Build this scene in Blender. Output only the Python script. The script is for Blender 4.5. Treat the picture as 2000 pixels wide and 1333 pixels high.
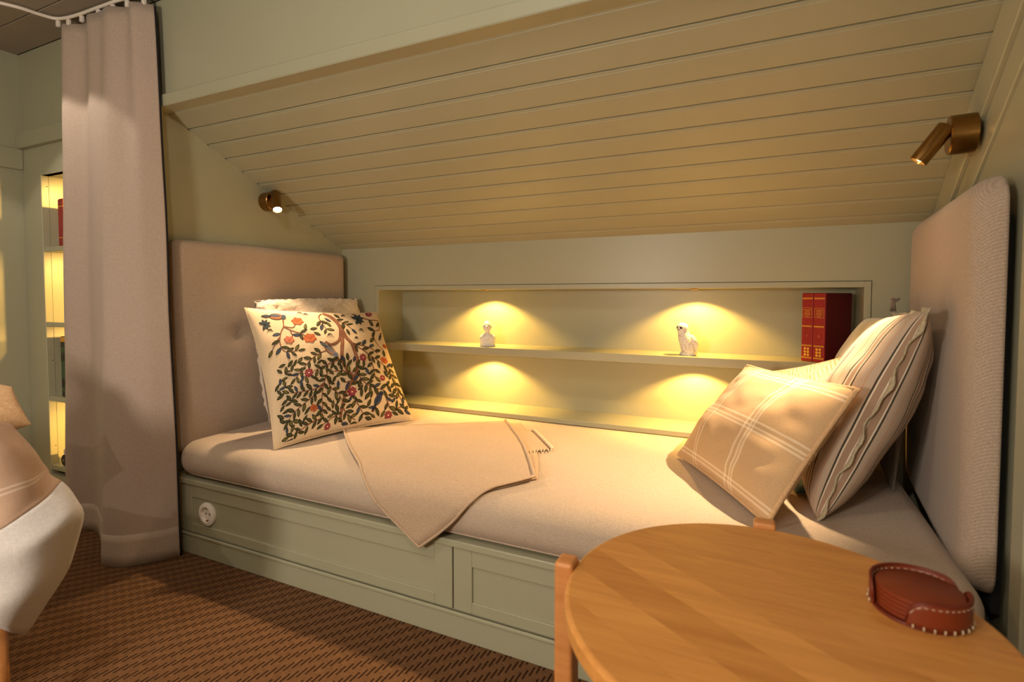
import bpy, bmesh, math, random
from mathutils import Vector, Matrix, noise

# ------------------------------------------------------------------ reset
for o in list(bpy.data.objects): bpy.data.objects.remove(o, do_unlink=True)
scene = bpy.context.scene
COL = scene.collection
rnd = random.Random(7)

# ------------------------------------------------------------------ camera
cd = bpy.data.cameras.new('camera'); cam = bpy.data.objects.new('camera', cd); COL.objects.link(cam)
cam.location = (0, 0, 1.0)
cam.rotation_euler = (math.radians(90 - 2.315), 0, math.radians(25.48))
cd.sensor_width = 36; cd.lens = 1039 / 2000 * 36; cd.shift_y = -46.5 / 2000
cd.clip_start = .02; cd.clip_end = 50
cd.dof.use_dof = True; cd.dof.focus_distance = 2.15; cd.dof.aperture_fstop = 3.2
scene.camera = cam

# ------------------------------------------------------------------ exposure, world
vs = scene.view_settings
vs.view_transform = 'Standard'; vs.look = 'None'; vs.gamma = 1; vs.use_curve_mapping = False; vs.exposure = 0.0
w = bpy.data.worlds.new('world'); scene.world = w; w.use_nodes = True
w.node_tree.nodes['Background'].inputs[0].default_value = (.9, .8, .65, 1)
w.node_tree.nodes['Background'].inputs[1].default_value = .02

# light levels (watts) and colours
WARM = (1, .88, .75); READ = (1, .71, .41); LED = (1, .56, .13); NEUTRAL = (1, .93, .84)
P_READ = 126.0; P_READ_LEFT = 56.0; P_LED = 18.0; P_ROOM = 7.0; P_CASE = 8.0; P_LAMP = 98.0; P_ADDED = 15.0

def lamp(name, kind, loc, power, color, radius=.02, aim=None, size=1.2, blend=.4, parent=None):
    d = bpy.data.lights.new(name, kind); d.energy = power; d.color = color
    if kind == 'SPOT': d.spot_size = size; d.spot_blend = blend; d.shadow_soft_size = radius
    elif kind == 'POINT': d.shadow_soft_size = radius
    else: d.shape = 'DISK'; d.size = radius * 2
    o = bpy.data.objects.new(name, d); COL.objects.link(o); o.location = loc
    if aim is not None: o.rotation_euler = (Vector(aim) - Vector(loc)).to_track_quat('-Z', 'Y').to_euler()
    return o

# room downlights: (x, y, power factor, aim offset)
DOWN = [(-2.50, .82, 1.8, (0, 0)), (-1.55, -.25, 1.25, (0, .12)), (-.42, -1.22, 5.0, (0, .25)),
        (.12, -.55, 1.6, (0, .2)), (-2.3, -1.1, .8, (0, .1))]

# ------------------------------------------------------------------ node helper
class G:
    def __init__(s, name):
        s.mat = bpy.data.materials.new(name); s.mat.use_nodes = True
        s.nt = s.mat.node_tree; s.b = s.nt.nodes['Principled BSDF']
    def n(s, t, **kw):
        x = s.nt.nodes.new(t)
        for k, v in kw.items(): setattr(x, k, v)
        return x
    def link(s, a, b): s.nt.links.new(a, b)
    def put(s, sock, v):
        if hasattr(v, 'node'): s.link(v, sock)
        else: sock.default_value = v
    def m(s, op, a, b=0.0, c=None):
        x = s.n('ShaderNodeMath', operation=op); s.put(x.inputs[0], a); s.put(x.inputs[1], b)
        if c is not None: s.put(x.inputs[2], c)
        return x.outputs[0]
    def co(s, which='Object'): return s.n('ShaderNodeTexCoord').outputs[which]
    def xyz(s, v):
        x = s.n('ShaderNodeSeparateXYZ'); s.link(v, x.inputs[0]); return x.outputs
    def scl(s, v, sc, rot=(0, 0, 0)):
        x = s.n('ShaderNodeMapping'); s.link(v, x.inputs[0]); x.inputs['Scale'].default_value = sc; x.inputs['Rotation'].default_value = rot
        return x.outputs[0]
    def noise(s, v, scale, detail=3, rough=.55):
        x = s.n('ShaderNodeTexNoise'); s.link(v, x.inputs['Vector']); x.inputs['Scale'].default_value = scale
        x.inputs['Detail'].default_value = detail; x.inputs['Roughness'].default_value = rough
        return x.outputs['Fac']
    def mix(s, f, a, b):
        x = s.n('ShaderNodeMix', data_type='RGBA'); s.put(x.inputs[0], f)
        for i, c in ((6, a), (7, b)):
            if hasattr(c, 'node'): s.link(c, x.inputs[i])
            else: x.inputs[i].default_value = (*c, 1)
        return x.outputs[2]
    def ramp(s, f, lo, hi):
        x = s.n('ShaderNodeMapRange'); s.put(x.inputs[0], f); x.inputs[1].default_value = lo; x.inputs[2].default_value = hi
        return x.outputs[0]
    def bump(s, h, strength=.3, dist=.002):
        x = s.n('ShaderNodeBump'); s.link(h, x.inputs['Height']); x.inputs['Strength'].default_value = strength; x.inputs['Distance'].default_value = dist
        s.link(x.outputs[0], s.b.inputs['Normal'])
    def base(s, c):
        if hasattr(c, 'node'): s.link(c, s.b.inputs['Base Color'])
        else: s.b.inputs['Base Color'].default_value = (*c, 1)
    def set(s, rough=.5, metal=0, spec=.5, sheen=0):
        s.b.inputs['Roughness'].default_value = rough; s.b.inputs['Metallic'].default_value = metal
        s.b.inputs['Specular IOR Level'].default_value = spec; s.b.inputs['Sheen Weight'].default_value = sheen
        return s.mat
def srgb(r, g, b):
    f = lambda c: (c / 255 / 12.92) if c / 255 <= .04045 else ((c / 255 + .055) / 1.055) ** 2.4
    return (f(r), f(g), f(b))
def mul(c, k): return tuple(x * k for x in c)

def m_plain(name, c, rough=.5, metal=0, spec=.5, var=.06, scale=25, bump=0):
    g = G(name); nz = g.noise(g.co(), scale, 4)
    g.base(g.mix(nz, mul(c, 1 - var), mul(c, 1 + var)))
    if bump: g.bump(nz, bump, .001)
    return g.set(rough, metal, spec)
def m_fabric(name, c, c2, fine=420, rough=.95, bump=.5, sheen=.15):
    g = G(name); v = g.co()
    a = g.noise(g.scl(v, (1, 1, .35)), fine, 2, .7); b = g.noise(g.scl(v, (.35, .35, 1)), fine, 2, .7); big = g.noise(v, 6, 2)
    f = g.ramp(g.m('ADD', g.m('MULTIPLY', a, .5), g.m('MULTIPLY', b, .5)), .36, .64)
    f = g.m('ADD', g.m('MULTIPLY', f, .85), g.m('MULTIPLY', big, .15))
    g.base(g.mix(f, c2, c)); g.bump(f, bump, .0012)
    return g.set(rough, 0, .25, sheen)
def m_herring(name, c, c2, axis_u=1, axis_v=2, colw=.05, pitch=.0075):
    g = G(name); v = g.co(); x = g.xyz(v)
    u = g.m('DIVIDE', x[axis_u], colw)
    tri = g.m('ABSOLUTE', g.m('SUBTRACT', g.m('FRACT', u), .5))
    t = g.m('FRACT', g.m('ADD', g.m('DIVIDE', x[axis_v], pitch), g.m('MULTIPLY', tri, colw / pitch * 1.2)))
    s = g.m('ABSOLUTE', g.m('SUBTRACT', t, .5))
    nz = g.noise(v, 380, 3, .7)
    f = g.ramp(g.m('ADD', g.m('MULTIPLY', s, .42), g.m('MULTIPLY', nz, .85)), .3, .8)
    g.base(g.mix(f, c2, c)); g.bump(f, .35, .001)
    return g.set(.95, 0, .25, .15)
def m_wood(name, c_light, c_dark, rot=0, rough=.38, scale=1.0):
    g = G(name); v = g.co(); oi = g.n('ShaderNodeObjectInfo').outputs['Random']
    vv = g.n('ShaderNodeVectorMath', operation='ADD'); g.link(v, vv.inputs[0])
    cb = g.n('ShaderNodeCombineXYZ'); g.link(g.m('MULTIPLY', oi, 7.3), cb.inputs[0]); g.link(g.m('MULTIPLY', oi, 3.1), cb.inputs[1]); g.link(cb.outputs[0], vv.inputs[1])
    p = g.scl(vv.outputs[0], (2.2 * scale, 34 * scale, 34 * scale), (0, 0, rot))
    a = g.noise(p, 1.0, 5, .6); b = g.noise(g.scl(vv.outputs[0], (9 * scale, 240 * scale, 240 * scale), (0, 0, rot)), 1.0, 3, .6)
    f = g.ramp(g.m('ADD', g.m('MULTIPLY', a, .75), g.m('MULTIPLY', b, .35)), .3, .85)
    f = g.m('ADD', f, g.m('MULTIPLY', g.m('SUBTRACT', oi, .5), .35))
    g.base(g.mix(f, c_light, c_dark)); g.bump(b, .08, .0005)
    return g.set(rough, 0, .5)
def m_emit(name, c, strength):
    g = G(name); g.base((.8, .8, .8)); g.b.inputs['Emission Color'].default_value = (*c, 1); g.b.inputs['Emission Strength'].default_value = strength
    return g.set(.4)

# ------------------------------------------------------------------ materials
SAGE = srgb(164, 162, 136)
M = {}
M['sage'] = m_plain('sage_paint', SAGE, .36, 0, .45, .03, 9)
M['sage_groove'] = m_plain('sage_groove', mul(SAGE, .35), .7)
M['plank'] = m_plain('sage_plank_paint', SAGE, .42, 0, .4, .04, 14)
M['room_ceiling'] = m_plain('taupe_ceiling_paint', srgb(150, 138, 122), .6, 0, .3, .04, 8)
M['dark'] = m_plain('black_backing', (.006, .006, .006), .9)
M['greige'] = m_herring('greige_herringbone_wool', srgb(200, 180, 160), srgb(150, 132, 114))
M['mattress'] = m_fabric('beige_wool_mattress', srgb(200, 180, 158), srgb(172, 152, 132), 520)
M['curtain'] = m_fabric('taupe_linen_curtain', srgb(188, 168, 152), srgb(168, 149, 134), 420, .9, .25, .1)
M['gap_shade'] = m_plain('black_gap_shade', (.008, .007, .007), .9)
M['throw'] = m_fabric('beige_wool_throw', srgb(200, 174, 146), srgb(172, 145, 119), 520)
M['fringe'] = m_fabric('cream_fringe', srgb(232, 214, 188), srgb(205, 180, 150), 300)
M['cream'] = m_fabric('cream_linen', srgb(222, 198, 164), srgb(204, 178, 142), 420, .9, .25)
M['white_knit'] = m_fabric('white_fleece', srgb(235, 220, 200), srgb(205, 188, 168), 130, 1, 1.0, .3)
M['brass'] = m_plain('aged_brass', srgb(150, 112, 60), .28, 1, .5, .12, 60)
M['white_plastic'] = m_plain('white_plastic', srgb(232, 222, 210), .35, 0, .5, .01)
M['porcelain'] = m_plain('white_porcelain', srgb(240, 234, 226), .3, 0, .5, .03, 60)
M['grey_dot'] = m_plain('grey_speckle', srgb(120, 100, 90), .6)
M['red'] = m_plain('red_leather', srgb(140, 18, 24), .42, 0, .5, .12, 90, .2)
M['red_dark'] = m_plain('oxblood_cloth', srgb(96, 14, 22), .55, 0, .4, .1, 120)
M['gold'] = m_plain('gold_foil', srgb(222, 168, 74), .3, .75, .5, .05)
M['paper'] = m_plain('paper_edge', srgb(214, 200, 172), .8)
M['black_cover'] = m_plain('black_cover', srgb(22, 22, 22), .4)
M['green_print'] = m_plain('green_print', srgb(52, 78, 50), .5)
M['oak'] = m_wood('oak_top', srgb(222, 158, 84), srgb(176, 112, 50), math.radians(33))
M['oak_leg'] = m_wood('oak_leg', srgb(218, 150, 88), srgb(178, 112, 58), 0)
M['leather'] = m_plain('cognac_leather', srgb(122, 50, 22), .45, 0, .4, .15, 40, .15)
M['leather_dark'] = m_plain('dark_cognac_leather', srgb(104, 36, 16), .5, 0, .4, .15, 40)
M['stitch'] = m_plain('cream_thread', srgb(204, 180, 148), .8)
M['white_cloth'] = m_fabric('white_cotton', srgb(206, 200, 196), srgb(190, 183, 178), 260, .9, .2)
M['olive'] = m_fabric('olive_velvet', srgb(206, 184, 116), srgb(178, 156, 92), 240, .8, .3, .5)
M['grey_linen'] = m_fabric('grey_linen', srgb(150, 134, 118), srgb(116, 100, 88), 300)
M['teal'] = m_fabric('teal_velvet', srgb(36, 92, 112), srgb(20, 62, 80), 200, .7, .3, .4)
M['tan'] = m_fabric('tan_cotton', srgb(218, 180, 136), srgb(192, 152, 110), 260)
M['black_rubber'] = m_plain('black_rubber', (.012, .012, .012), .6)
M['bulb'] = m_emit('lit_lens', (1, .82, .55), 40)
M['led'] = m_emit('lit_led', (1, .75, .35), 12)
M['downlight'] = m_emit('lit_downlight', (1, .85, .6), 6)

def m_carpet():
    g = G('brown_twill_carpet'); v = g.co('Object'); x = g.xyz(v)
    p, T, sh = .0125, .072, .0175
    cu = g.m('DIVIDE', x[0], p); i = g.m('FLOOR', cu); fx = g.m('FRACT', cu)
    ph = g.m('FRACT', g.m('DIVIDE', g.m('SUBTRACT', x[1], g.m('MULTIPLY', i, sh)), T))
    col = g.m('MULTIPLY', g.m('GREATER_THAN', fx, .32), g.m('LESS_THAN', fx, .70))
    dash = g.m('MULTIPLY', g.m('LESS_THAN', ph, .52), col)
    nz = g.noise(v, 420, 3, .75); big = g.noise(v, 60, 2)
    pile = g.m('ADD', g.m('MULTIPLY', nz, .7), g.m('MULTIPLY', big, .3))
    c = g.mix(g.ramp(pile, .3, .7), srgb(78, 54, 34), srgb(134, 96, 64))
    c = g.mix(g.m('MULTIPLY', dash, .92), c, srgb(34, 17, 8))
    g.base(c); g.bump(g.m('SUBTRACT', g.m('MULTIPLY', pile, .5), dash), .8, .004)
    return g.set(1, 0, .1)
M['carpet'] = m_carpet()

def m_plaid(name, c, c2, line, us, vs_, w=.012):
    g = G(name); x = g.xyz(g.co('UV')); v = g.co()
    nz = g.noise(v, 300, 3, .7)
    f = None
    for ax, L in ((0, us), (1, vs_)):
        for p in L:
            t = g.m('LESS_THAN', g.m('ABSOLUTE', g.m('SUBTRACT', x[ax], p)), w)
            f = t if f is None else g.m('ADD', f, t)
    f = g.m('MULTIPLY', g.m('MINIMUM', f, 1.6), .5)
    g.base(g.mix(f, g.mix(nz, c2, c), line)); g.bump(nz, .35, .001)
    return g.set(.95, 0, .2, .1)
M['plaid'] = m_plaid('tan_plaid_wool', srgb(216, 182, 138), srgb(188, 150, 110), srgb(246, 228, 198), (.25, .29, .64, .68, .705), (.05, .08, .46, .49, .53, .9, .93), .008)
M['throw_plaid'] = m_plaid('taupe_plaid', srgb(196, 166, 142), srgb(170, 138, 114), srgb(228, 212, 196), (.30, .33), (.30, .34), .008)

def m_stripe():
    g = G('ticking_stripe'); uv = g.xyz(g.co('UV')); v = g.co()
    u = g.m('ADD', uv[0], g.m('MULTIPLY', g.m('SUBTRACT', g.noise(v, 9, 2), .5), .012))
    f = g.m('FRACT', g.m('MULTIPLY', u, 4.6))
    def band(a, b): return g.m('MULTIPLY', g.m('GREATER_THAN', f, a), g.m('LESS_THAN', f, b))
    rib = g.m('ABSOLUTE', g.m('SUBTRACT', g.m('FRACT', g.m('MULTIPLY', u, 110)), .5))
    c = g.mix(g.m('MULTIPLY', rib, 1.4), srgb(176, 152, 132), srgb(214, 198, 178))
    c = g.mix(band(.40, .58), c, srgb(166, 138, 116))
    c = g.mix(band(.38, .42), c, srgb(228, 214, 192)); c = g.mix(band(.58, .62), c, srgb(228, 214, 192))
    dk = g.m('ADD', band(.315, .375), band(.625, .685))
    c = g.mix(dk, c, srgb(66, 60, 48)); c = g.mix(band(.03, .06), c, srgb(196, 150, 110))
    g.base(c); g.bump(rib, .25, .001)
    return g.set(.9, 0, .2, .1)
M['stripe'] = m_stripe()
M['flange'] = m_fabric('olive_cream_flange', srgb(204, 190, 160), srgb(150, 140, 112), 300)

def m_key():
    g = G('cream_diamond_jacquard'); uv = g.xyz(g.co('UV')); v = g.co()
    a = g.m('ABSOLUTE', g.m('SUBTRACT', g.m('FRACT', g.m('MULTIPLY', uv[0], 5)), .5))
    b = g.m('ABSOLUTE', g.m('SUBTRACT', g.m('FRACT', g.m('MULTIPLY', uv[1], 4)), .5))
    d = g.m('FRACT', g.m('MULTIPLY', g.m('ADD', a, b), 5))
    f = g.m('LESS_THAN', d, .30); nz = g.noise(v, 300, 3, .7)
    g.base(g.mix(f, g.mix(nz, srgb(232, 206, 160), srgb(244, 222, 182)), srgb(196, 162, 112)))
    g.bump(g.m('SUBTRACT', nz, f), .5, .002)
    return g.set(.95, 0, .2)
M['key'] = m_key()

# ------------------------------------------------------------------ object helpers
ORG = {}
def link(name, me, mat, parent=None, smooth=False):
    if smooth:
        for p in me.polygons: p.use_smooth = True
    o = bpy.data.objects.new(name, me); COL.objects.link(o)
    if mat is not None: me.materials.append(mat)
    if parent is not None:
        o.parent = parent; ORG[o.name] = ORG[parent.name]
        org = ORG[parent.name]
        if org.length > 0: me.transform(Matrix.Translation(-org))
    else: ORG[o.name] = Vector((0, 0, 0))
    return o
def thing(name, label, cat, loc=(0, 0, 0), group=None):
    o = bpy.data.objects.new(name, None); COL.objects.link(o); o.location = loc; o.empty_display_size = .05
    o['label'] = label; o['category'] = cat
    if group: o['group'] = group
    ORG[o.name] = Vector(loc); return o
def tag(o, label, cat, group=None):
    o['label'] = label; o['category'] = cat
    if group: o['group'] = group
    return o
def struct(o): o['kind'] = 'structure'; return o
def raw(name, verts, faces, mat, parent=None, smooth=False):
    me = bpy.data.meshes.new(name); me.from_pydata([tuple(v) for v in verts], [], faces); me.update()
    return link(name, me, mat, parent, smooth)
def from_bm(name, bm, mat, parent=None, smooth=False):
    bmesh.ops.recalc_face_normals(bm, faces=bm.faces[:])
    me = bpy.data.meshes.new(name); bm.to_mesh(me); bm.free()
    return link(name, me, mat, parent, smooth)
def bm_box(bm, lo, hi, mtx=None):
    r = bmesh.ops.create_cube(bm, size=1)['verts']
    for v in r:
        v.co = Vector([lo[i] + (v.co[i] + .5) * (hi[i] - lo[i]) for i in range(3)])
        if mtx is not None: v.co = mtx @ v.co
    return r
def box(name, lo, hi, mat, parent=None, bevel=0, seg=2, mtx=None, smooth=False):
    bm = bmesh.new(); bm_box(bm, lo, hi)
    if bevel: bmesh.ops.bevel(bm, geom=bm.edges[:], offset=bevel, segments=seg, profile=.5, affect='EDGES')
    if mtx is not None: bmesh.ops.transform(bm, matrix=mtx, verts=bm.verts[:])
    return from_bm(name, bm, mat, parent, smooth)
def frame_mtx(o, z, xhint=(1, 0, 0)):
    z = Vector(z).normalized(); x = Vector(xhint)
    if abs(x.dot(z)) > .98: x = Vector((0, 1, 0))
    x = (x - z * x.dot(z)).normalized(); y = z.cross(x)
    m = Matrix((x, y, z)).transposed().to_4x4(); m.translation = Vector(o); return m
def lathe(name, prof, mat, parent=None, mtx=None, seg=32, smooth=True, cap=True):
    """prof: list of (radius, z)"""
    vs_, fs = [], []
    for r, z in prof:
        for k in range(seg):
            a = 2 * math.pi * k / seg; vs_.append(Vector((r * math.cos(a), r * math.sin(a), z)))
    for i in range(len(prof) - 1):
        for k in range(seg):
            k2 = (k + 1) % seg; fs.append((i * seg + k, i * seg + k2, (i + 1) * seg + k2, (i + 1) * seg + k))
    if cap: fs.append(tuple(range(seg))[::-1]); fs.append(tuple((len(prof) - 1) * seg + k for k in range(seg)))
    if mtx is not None: vs_ = [mtx @ v for v in vs_]
    o = raw(name, vs_, fs, mat, parent, False)
    if smooth:
        for p in o.data.polygons: p.use_smooth = len(p.vertices) == 4
        try: o.data.set_sharp_from_angle(angle=math.radians(40))
        except Exception: pass
    return o
def catmull(pts, n):
    P = [Vector(p) for p in pts]; out = []
    for i in range(len(P) - 1):
        p0 = P[i - 1] if i else P[0] * 2 - P[1]; p1, p2 = P[i], P[i + 1]; p3 = P[i + 2] if i + 2 < len(P) else P[-1] * 2 - P[-2]
        for k in range(n):
            t = k / n
            out.append(.5 * (2 * p1 + (p2 - p0) * t + (2 * p0 - 5 * p1 + 4 * p2 - p3) * t * t + (3 * p1 - p0 - 3 * p2 + p3) * t ** 3))
    out.append(P[-1]); return out
def tube(name, pts, r, mat, parent=None, seg=10, smooth=True, taper=None):
    P = [Vector(p) for p in pts]; vs_, fs = [], []; prevx = None
    for i, p in enumerate(P):
        d = (P[min(i + 1, len(P) - 1)] - P[max(i - 1, 0)]).normalized()
        h = prevx if prevx is not None else (Vector((0, 0, 1)) if abs(d.z) < .9 else Vector((1, 0, 0)))
        x = (h - d * h.dot(d)).normalized(); prevx = x; y = d.cross(x); rr = r if taper is None else r * taper[i]
        for k in range(seg):
            a = 2 * math.pi * k / seg; vs_.append(p + (x * math.cos(a) + y * math.sin(a)) * rr)
    for i in range(len(P) - 1):
        for k in range(seg):
            k2 = (k + 1) % seg; fs.append((i * seg + k, i * seg + k2, (i + 1) * seg + k2, (i + 1) * seg + k))
    fs.append(tuple(range(seg))[::-1]); fs.append(tuple((len(P) - 1) * seg + k for k in range(seg)))
    return raw(name, vs_, fs, mat, parent, smooth)
def grid_mesh(name, P, mat, parent=None, uv=True, solid=0, smooth=True, offset=-1):
    """P[i][j] points"""
    n, m = len(P), len(P[0]); vs_ = [p for row in P for p in row]
    fs = [(i * m + j, i * m + j + 1, (i + 1) * m + j + 1, (i + 1) * m + j) for i in range(n - 1) for j in range(m - 1)]
    me = bpy.data.meshes.new(name); me.from_pydata([tuple(v) for v in vs_], [], fs); me.update()
    if uv:
        ul = me.uv_layers.new(name='UVMap')
        for li, l in enumerate(me.loops):
            i, j = divmod(l.vertex_index, m); ul.data[li].uv = (j / (m - 1), 1 - i / (n - 1))
    o = link(name, me, mat, parent, smooth)
    if solid:
        md = o.modifiers.new('thickness', 'SOLIDIFY'); md.thickness = solid; md.offset = offset
    return o
def text_mesh(name, s, size, mtx, mat, parent, depth=.0004):
    cu = bpy.data.curves.new(name, 'FONT'); cu.body = s; cu.size = size; cu.extrude = depth; cu.align_x = 'CENTER'; cu.align_y = 'CENTER'
    t = bpy.data.objects.new(name, cu); me = bpy.data.meshes.new_from_object(t); bpy.data.objects.remove(t); bpy.data.curves.remove(cu)
    me.transform(mtx); me.name = name; return link(name, me, mat, parent)

# ================================================================== THE ROOM
YF = 1.283            # front face of the wall the alcove is set into
YB = 2.267            # knee wall
XG = -2.123           # gable cheek at the head of the daybed
SL = -.4836           # slope of the boarded ceiling
def slope_z(y): return 1.708 + SL * (y - 1.331)
def xw(y): return .465 + .075 * (y - 1.5)     # cheek wall at the foot end is slightly out of square
ZC = 2.114
XL, XR, YN = -3.147, 1.55, -2.1

struct(box('floor', (XL - .05, YN - .05, -.06), (XR + .05, 2.6, 0), M['carpet']))
# flat ceiling of the room: slab and boards
ceil = struct(box('ceiling', (XL - .05, YN - .05, ZC + .012), (XR + .05, 1.34, ZC + .06), M['room_ceiling']))
bw = .16
for k in range(5):
    y1 = 1.28 - k * bw; y0 = y1 - bw + .004
    box('plank', (XL, y0, ZC), (XR, y1, ZC + .014), M['room_ceiling'], ceil, .002, 1)
box('plank', (XL, YN, ZC), (XR, 1.28 - 5 * bw, ZC + .014), M['room_ceiling'], ceil)
# outer walls
wl = struct(box('wall_left', (XL - .06, YN, 0), (XL, 1.6, ZC), M['sage']))
struct(box('trim_1', (XL, YN, 1.585), (XL + .016, YF, 1.68), M['sage'], None, .003, 1))
struct(box('wall_near', (XL - .06, YN - .06, 0), (XR + .06, YN, ZC), M['sage']))
struct(box('wall_far_side', (XR, YN, 0), (XR + .06, YF + .05, ZC), M['sage']))
# wall above the alcove with the rail at its foot
struct(box('wall_upper', (XG - .04, YF, 1.722), (XR, YF + .05, ZC), M['sage']))
rail = struct(box('trim_2', (XG - .035, YF - .018, 1.712), (XR, YF + .062, 1.757), M['sage'], None, .003, 1))
# wall beyond the foot end of the alcove
struct(box('wall_front', (xw(1.3) + .006, YF, 0), (XR, YF + .05, 1.7105), M['sage']))
# gable cheek (head end)
def prism(name, poly_yz, x0, x1, mat, parent=None):
    n = len(poly_yz); v = [(x0, y, z) for y, z in poly_yz] + [(x1, y, z) for y, z in poly_yz]
    f = [tuple(range(n)), tuple(range(2 * n - 1, n - 1, -1))] + [(i, n + i, n + (i + 1) % n, (i + 1) % n) for i in range(n)]
    bm = bmesh.new(); me = bpy.data.meshes.new('t'); me.from_pydata(v, [], f); bm.from_mesh(me); bpy.data.meshes.remove(me)
    return from_bm(name, bm, mat, parent)
struct(prism('wall_gable_head', [(YF, 0), (2.52, 0), (2.52, slope_z(2.52)), (1.31, slope_z(1.31)), (1.31, 1.7105), (YF, 1.7105)], XG - .035, XG, M['sage']))
# cheek wall (foot end), slightly turned
v = []
for y in (YF, 2.52):
    for z in (0, slope_z(y) + .03):
        v += [(xw(y), y, z), (xw(y) + .04, y, z)]
f = [(0, 4, 6, 2), (1, 3, 7, 5), (0, 2, 3, 1), (4, 5, 7, 6), (2, 6, 7, 3), (0, 1, 5, 4)]
bm = bmesh.new(); me = bpy.data.meshes.new('t'); me.from_pydata(v, [], f); bm.from_mesh(me); bpy.data.meshes.remove(me)
wr = struct(from_bm('wall_right', bm, M['sage']))
def slanted(name, y0, y1, d0, d1, t0, t1, mat, parent=None):
    """board on the foot-end cheek that follows the slope: d = depth below the boards, t = proud of the wall"""
    vv = []
    for y in (y0, y1):
        for d in (d0, d1):
            for t in (t0, t1): vv.append((xw(y) - t, y, slope_z(y) - d))
    ff = [(0, 1, 3, 2), (4, 6, 7, 5), (0, 4, 5, 1), (2, 3, 7, 6), (0, 2, 6, 4), (1, 5, 7, 3)]
    b = bmesh.new(); m = bpy.data.meshes.new('t'); m.from_pydata(vv, [], ff); b.from_mesh(m); bpy.data.meshes.remove(m)
    bmesh.ops.bevel(b, geom=b.edges[:], offset=.002, segments=1, affect='EDGES')
    return from_bm(name, b, mat, parent)
struct(slanted('trim_3', 1.315, 2.262, .004, .125, -.002, .020, M['sage']))
struct(slanted('trim_4', 1.315, 2.262, .127, .215, -.002, .009, M['sage']))
struct(box('trim_5', (xw(1.3) - .012, YF - .004, 0), (xw(1.3) + .02, YF + .052, 1.60), M['sage'], None, .003, 1))

# boarded slope: twelve boards, each its own piece
slope = struct(raw('ceiling_slope', [(XG - .03, 1.29, slope_z(1.29) + .022), (.6, 1.29, slope_z(1.29) + .022), (.6, 2.5, slope_z(2.5) + .022), (XG - .03, 2.5, slope_z(2.5) + .022)], [(0, 1, 2, 3)], M['sage_groove']))
joints = [1.318, 1.404, 1.487, 1.568, 1.648, 1.728, 1.808, 1.888, 1.966, 2.049, 2.132, 2.216, 2.30]
cs, sn = math.cos(math.atan(SL)), math.sin(math.atan(SL))
for a, b in zip(joints[:-1], joints[1:]):
    bm = bmesh.new(); L = (b - a) / cs; g_ = .0042; h = .014
    # section (along slope s, normal n): bead of 6 mm at the upper edge, chamfers at both
    sec = [(g_, h), (g_, .0030), (g_ + .0025, .0012), (g_ + .009, .0012), (g_ + .0105, 0), (L - .0025, 0), (L, .0022), (L, h)]
    xa, xb = XG, xw(.5 * (a + b)) + .004
    rows = []
    for x in (xa, xb):
        rows.append([bm.verts.new((x, a + s * cs - n * sn * -1 * -1, slope_z(a) + s * sn + n * cs)) for s, n in sec])
    k = len(sec)
    for i in range(k):
        bm.faces.new((rows[0][i], rows[0][(i + 1) % k], rows[1][(i + 1) % k], rows[1][i]))
    bm.faces.new(rows[0]); bm.faces.new(rows[1][::-1])
    from_bm('plank', bm, M['plank'], slope)

# knee wall with the shelf niche
NX0, NX1, NZ0, NZ1, ND = -1.872, .318, .438, 1.030, 2.475
kw = struct(box('wall_back', (XG, YB, 0), (.56, YB + .03, NZ0 - .024), M['sage']))
box('wall_panel', (XG, YB, NZ1 + .024), (.56, YB + .03, slope_z(YB) + .004), M['sage'], kw)
box('wall_panel', (XG, YB, NZ0 - .024), (NX0 - .024, YB + .03, NZ1 + .024), M['sage'], kw)
box('wall_panel', (NX1 + .024, YB, NZ0 - .024), (.56, YB + .03, NZ1 + .024), M['sage'], kw)
nch = thing('wall_niche', 'long sage niche in the knee wall with one shelf and spotlights', 'shelf', (-.77, YB, NZ0))
box('back_panel', (NX0, ND, NZ0), (NX1, ND + .015, NZ1), M['sage'], nch)
for x0, x1 in ((NX0 - .022, NX0), (NX1, NX1 + .022)):
    box('side_panel', (x0, YB - .003, NZ0 - .022), (x1, ND + .015, NZ1 + .022), M['sage'], nch, .0015, 1)
box('top_panel', (NX0, YB - .003, NZ1), (NX1, ND + .015, NZ1 + .022), M['sage'], nch, .0015, 1)
box('bottom_shelf', (NX0, YB - .003, NZ0 - .022), (NX1, ND + .015, NZ0), M['sage'], nch, .0015, 1)
SH = .749
box('shelf', (NX0, YB + .004, SH - .037), (NX1, ND, SH), M['sage'], nch, .0015, 1)

LEDS = []
for x, wx in ((-1.276, 'bust'), (-.272, 'owl')):
    for zt, nm in ((NZ1, 'above the shelf over the white %s' % wx), (SH - .037, 'under the shelf below the white %s' % wx)):
        t = thing('niche_spotlight', 'tiny brass LED spotlight %s' % nm, 'light', (x, 2.36, zt), 'niche LED spotlights')
        lathe('trim_ring', [(.016, 0), (.017, -.003), (.013, -.005), (.011, -.003)], M['brass'], t, Matrix.Translation((x, 2.36, zt)), 24, True, False)
        lathe('lens', [(.011, -.002), (.0105, -.0035)], M['led'], t, Matrix.Translation((x, 2.36, zt)), 20)
        lamp('niche_led_light', 'SPOT', (x, 2.36, zt - .008), P_LED, LED, .006, (x, 2.375, zt - .5), 2.3, .35)

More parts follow.
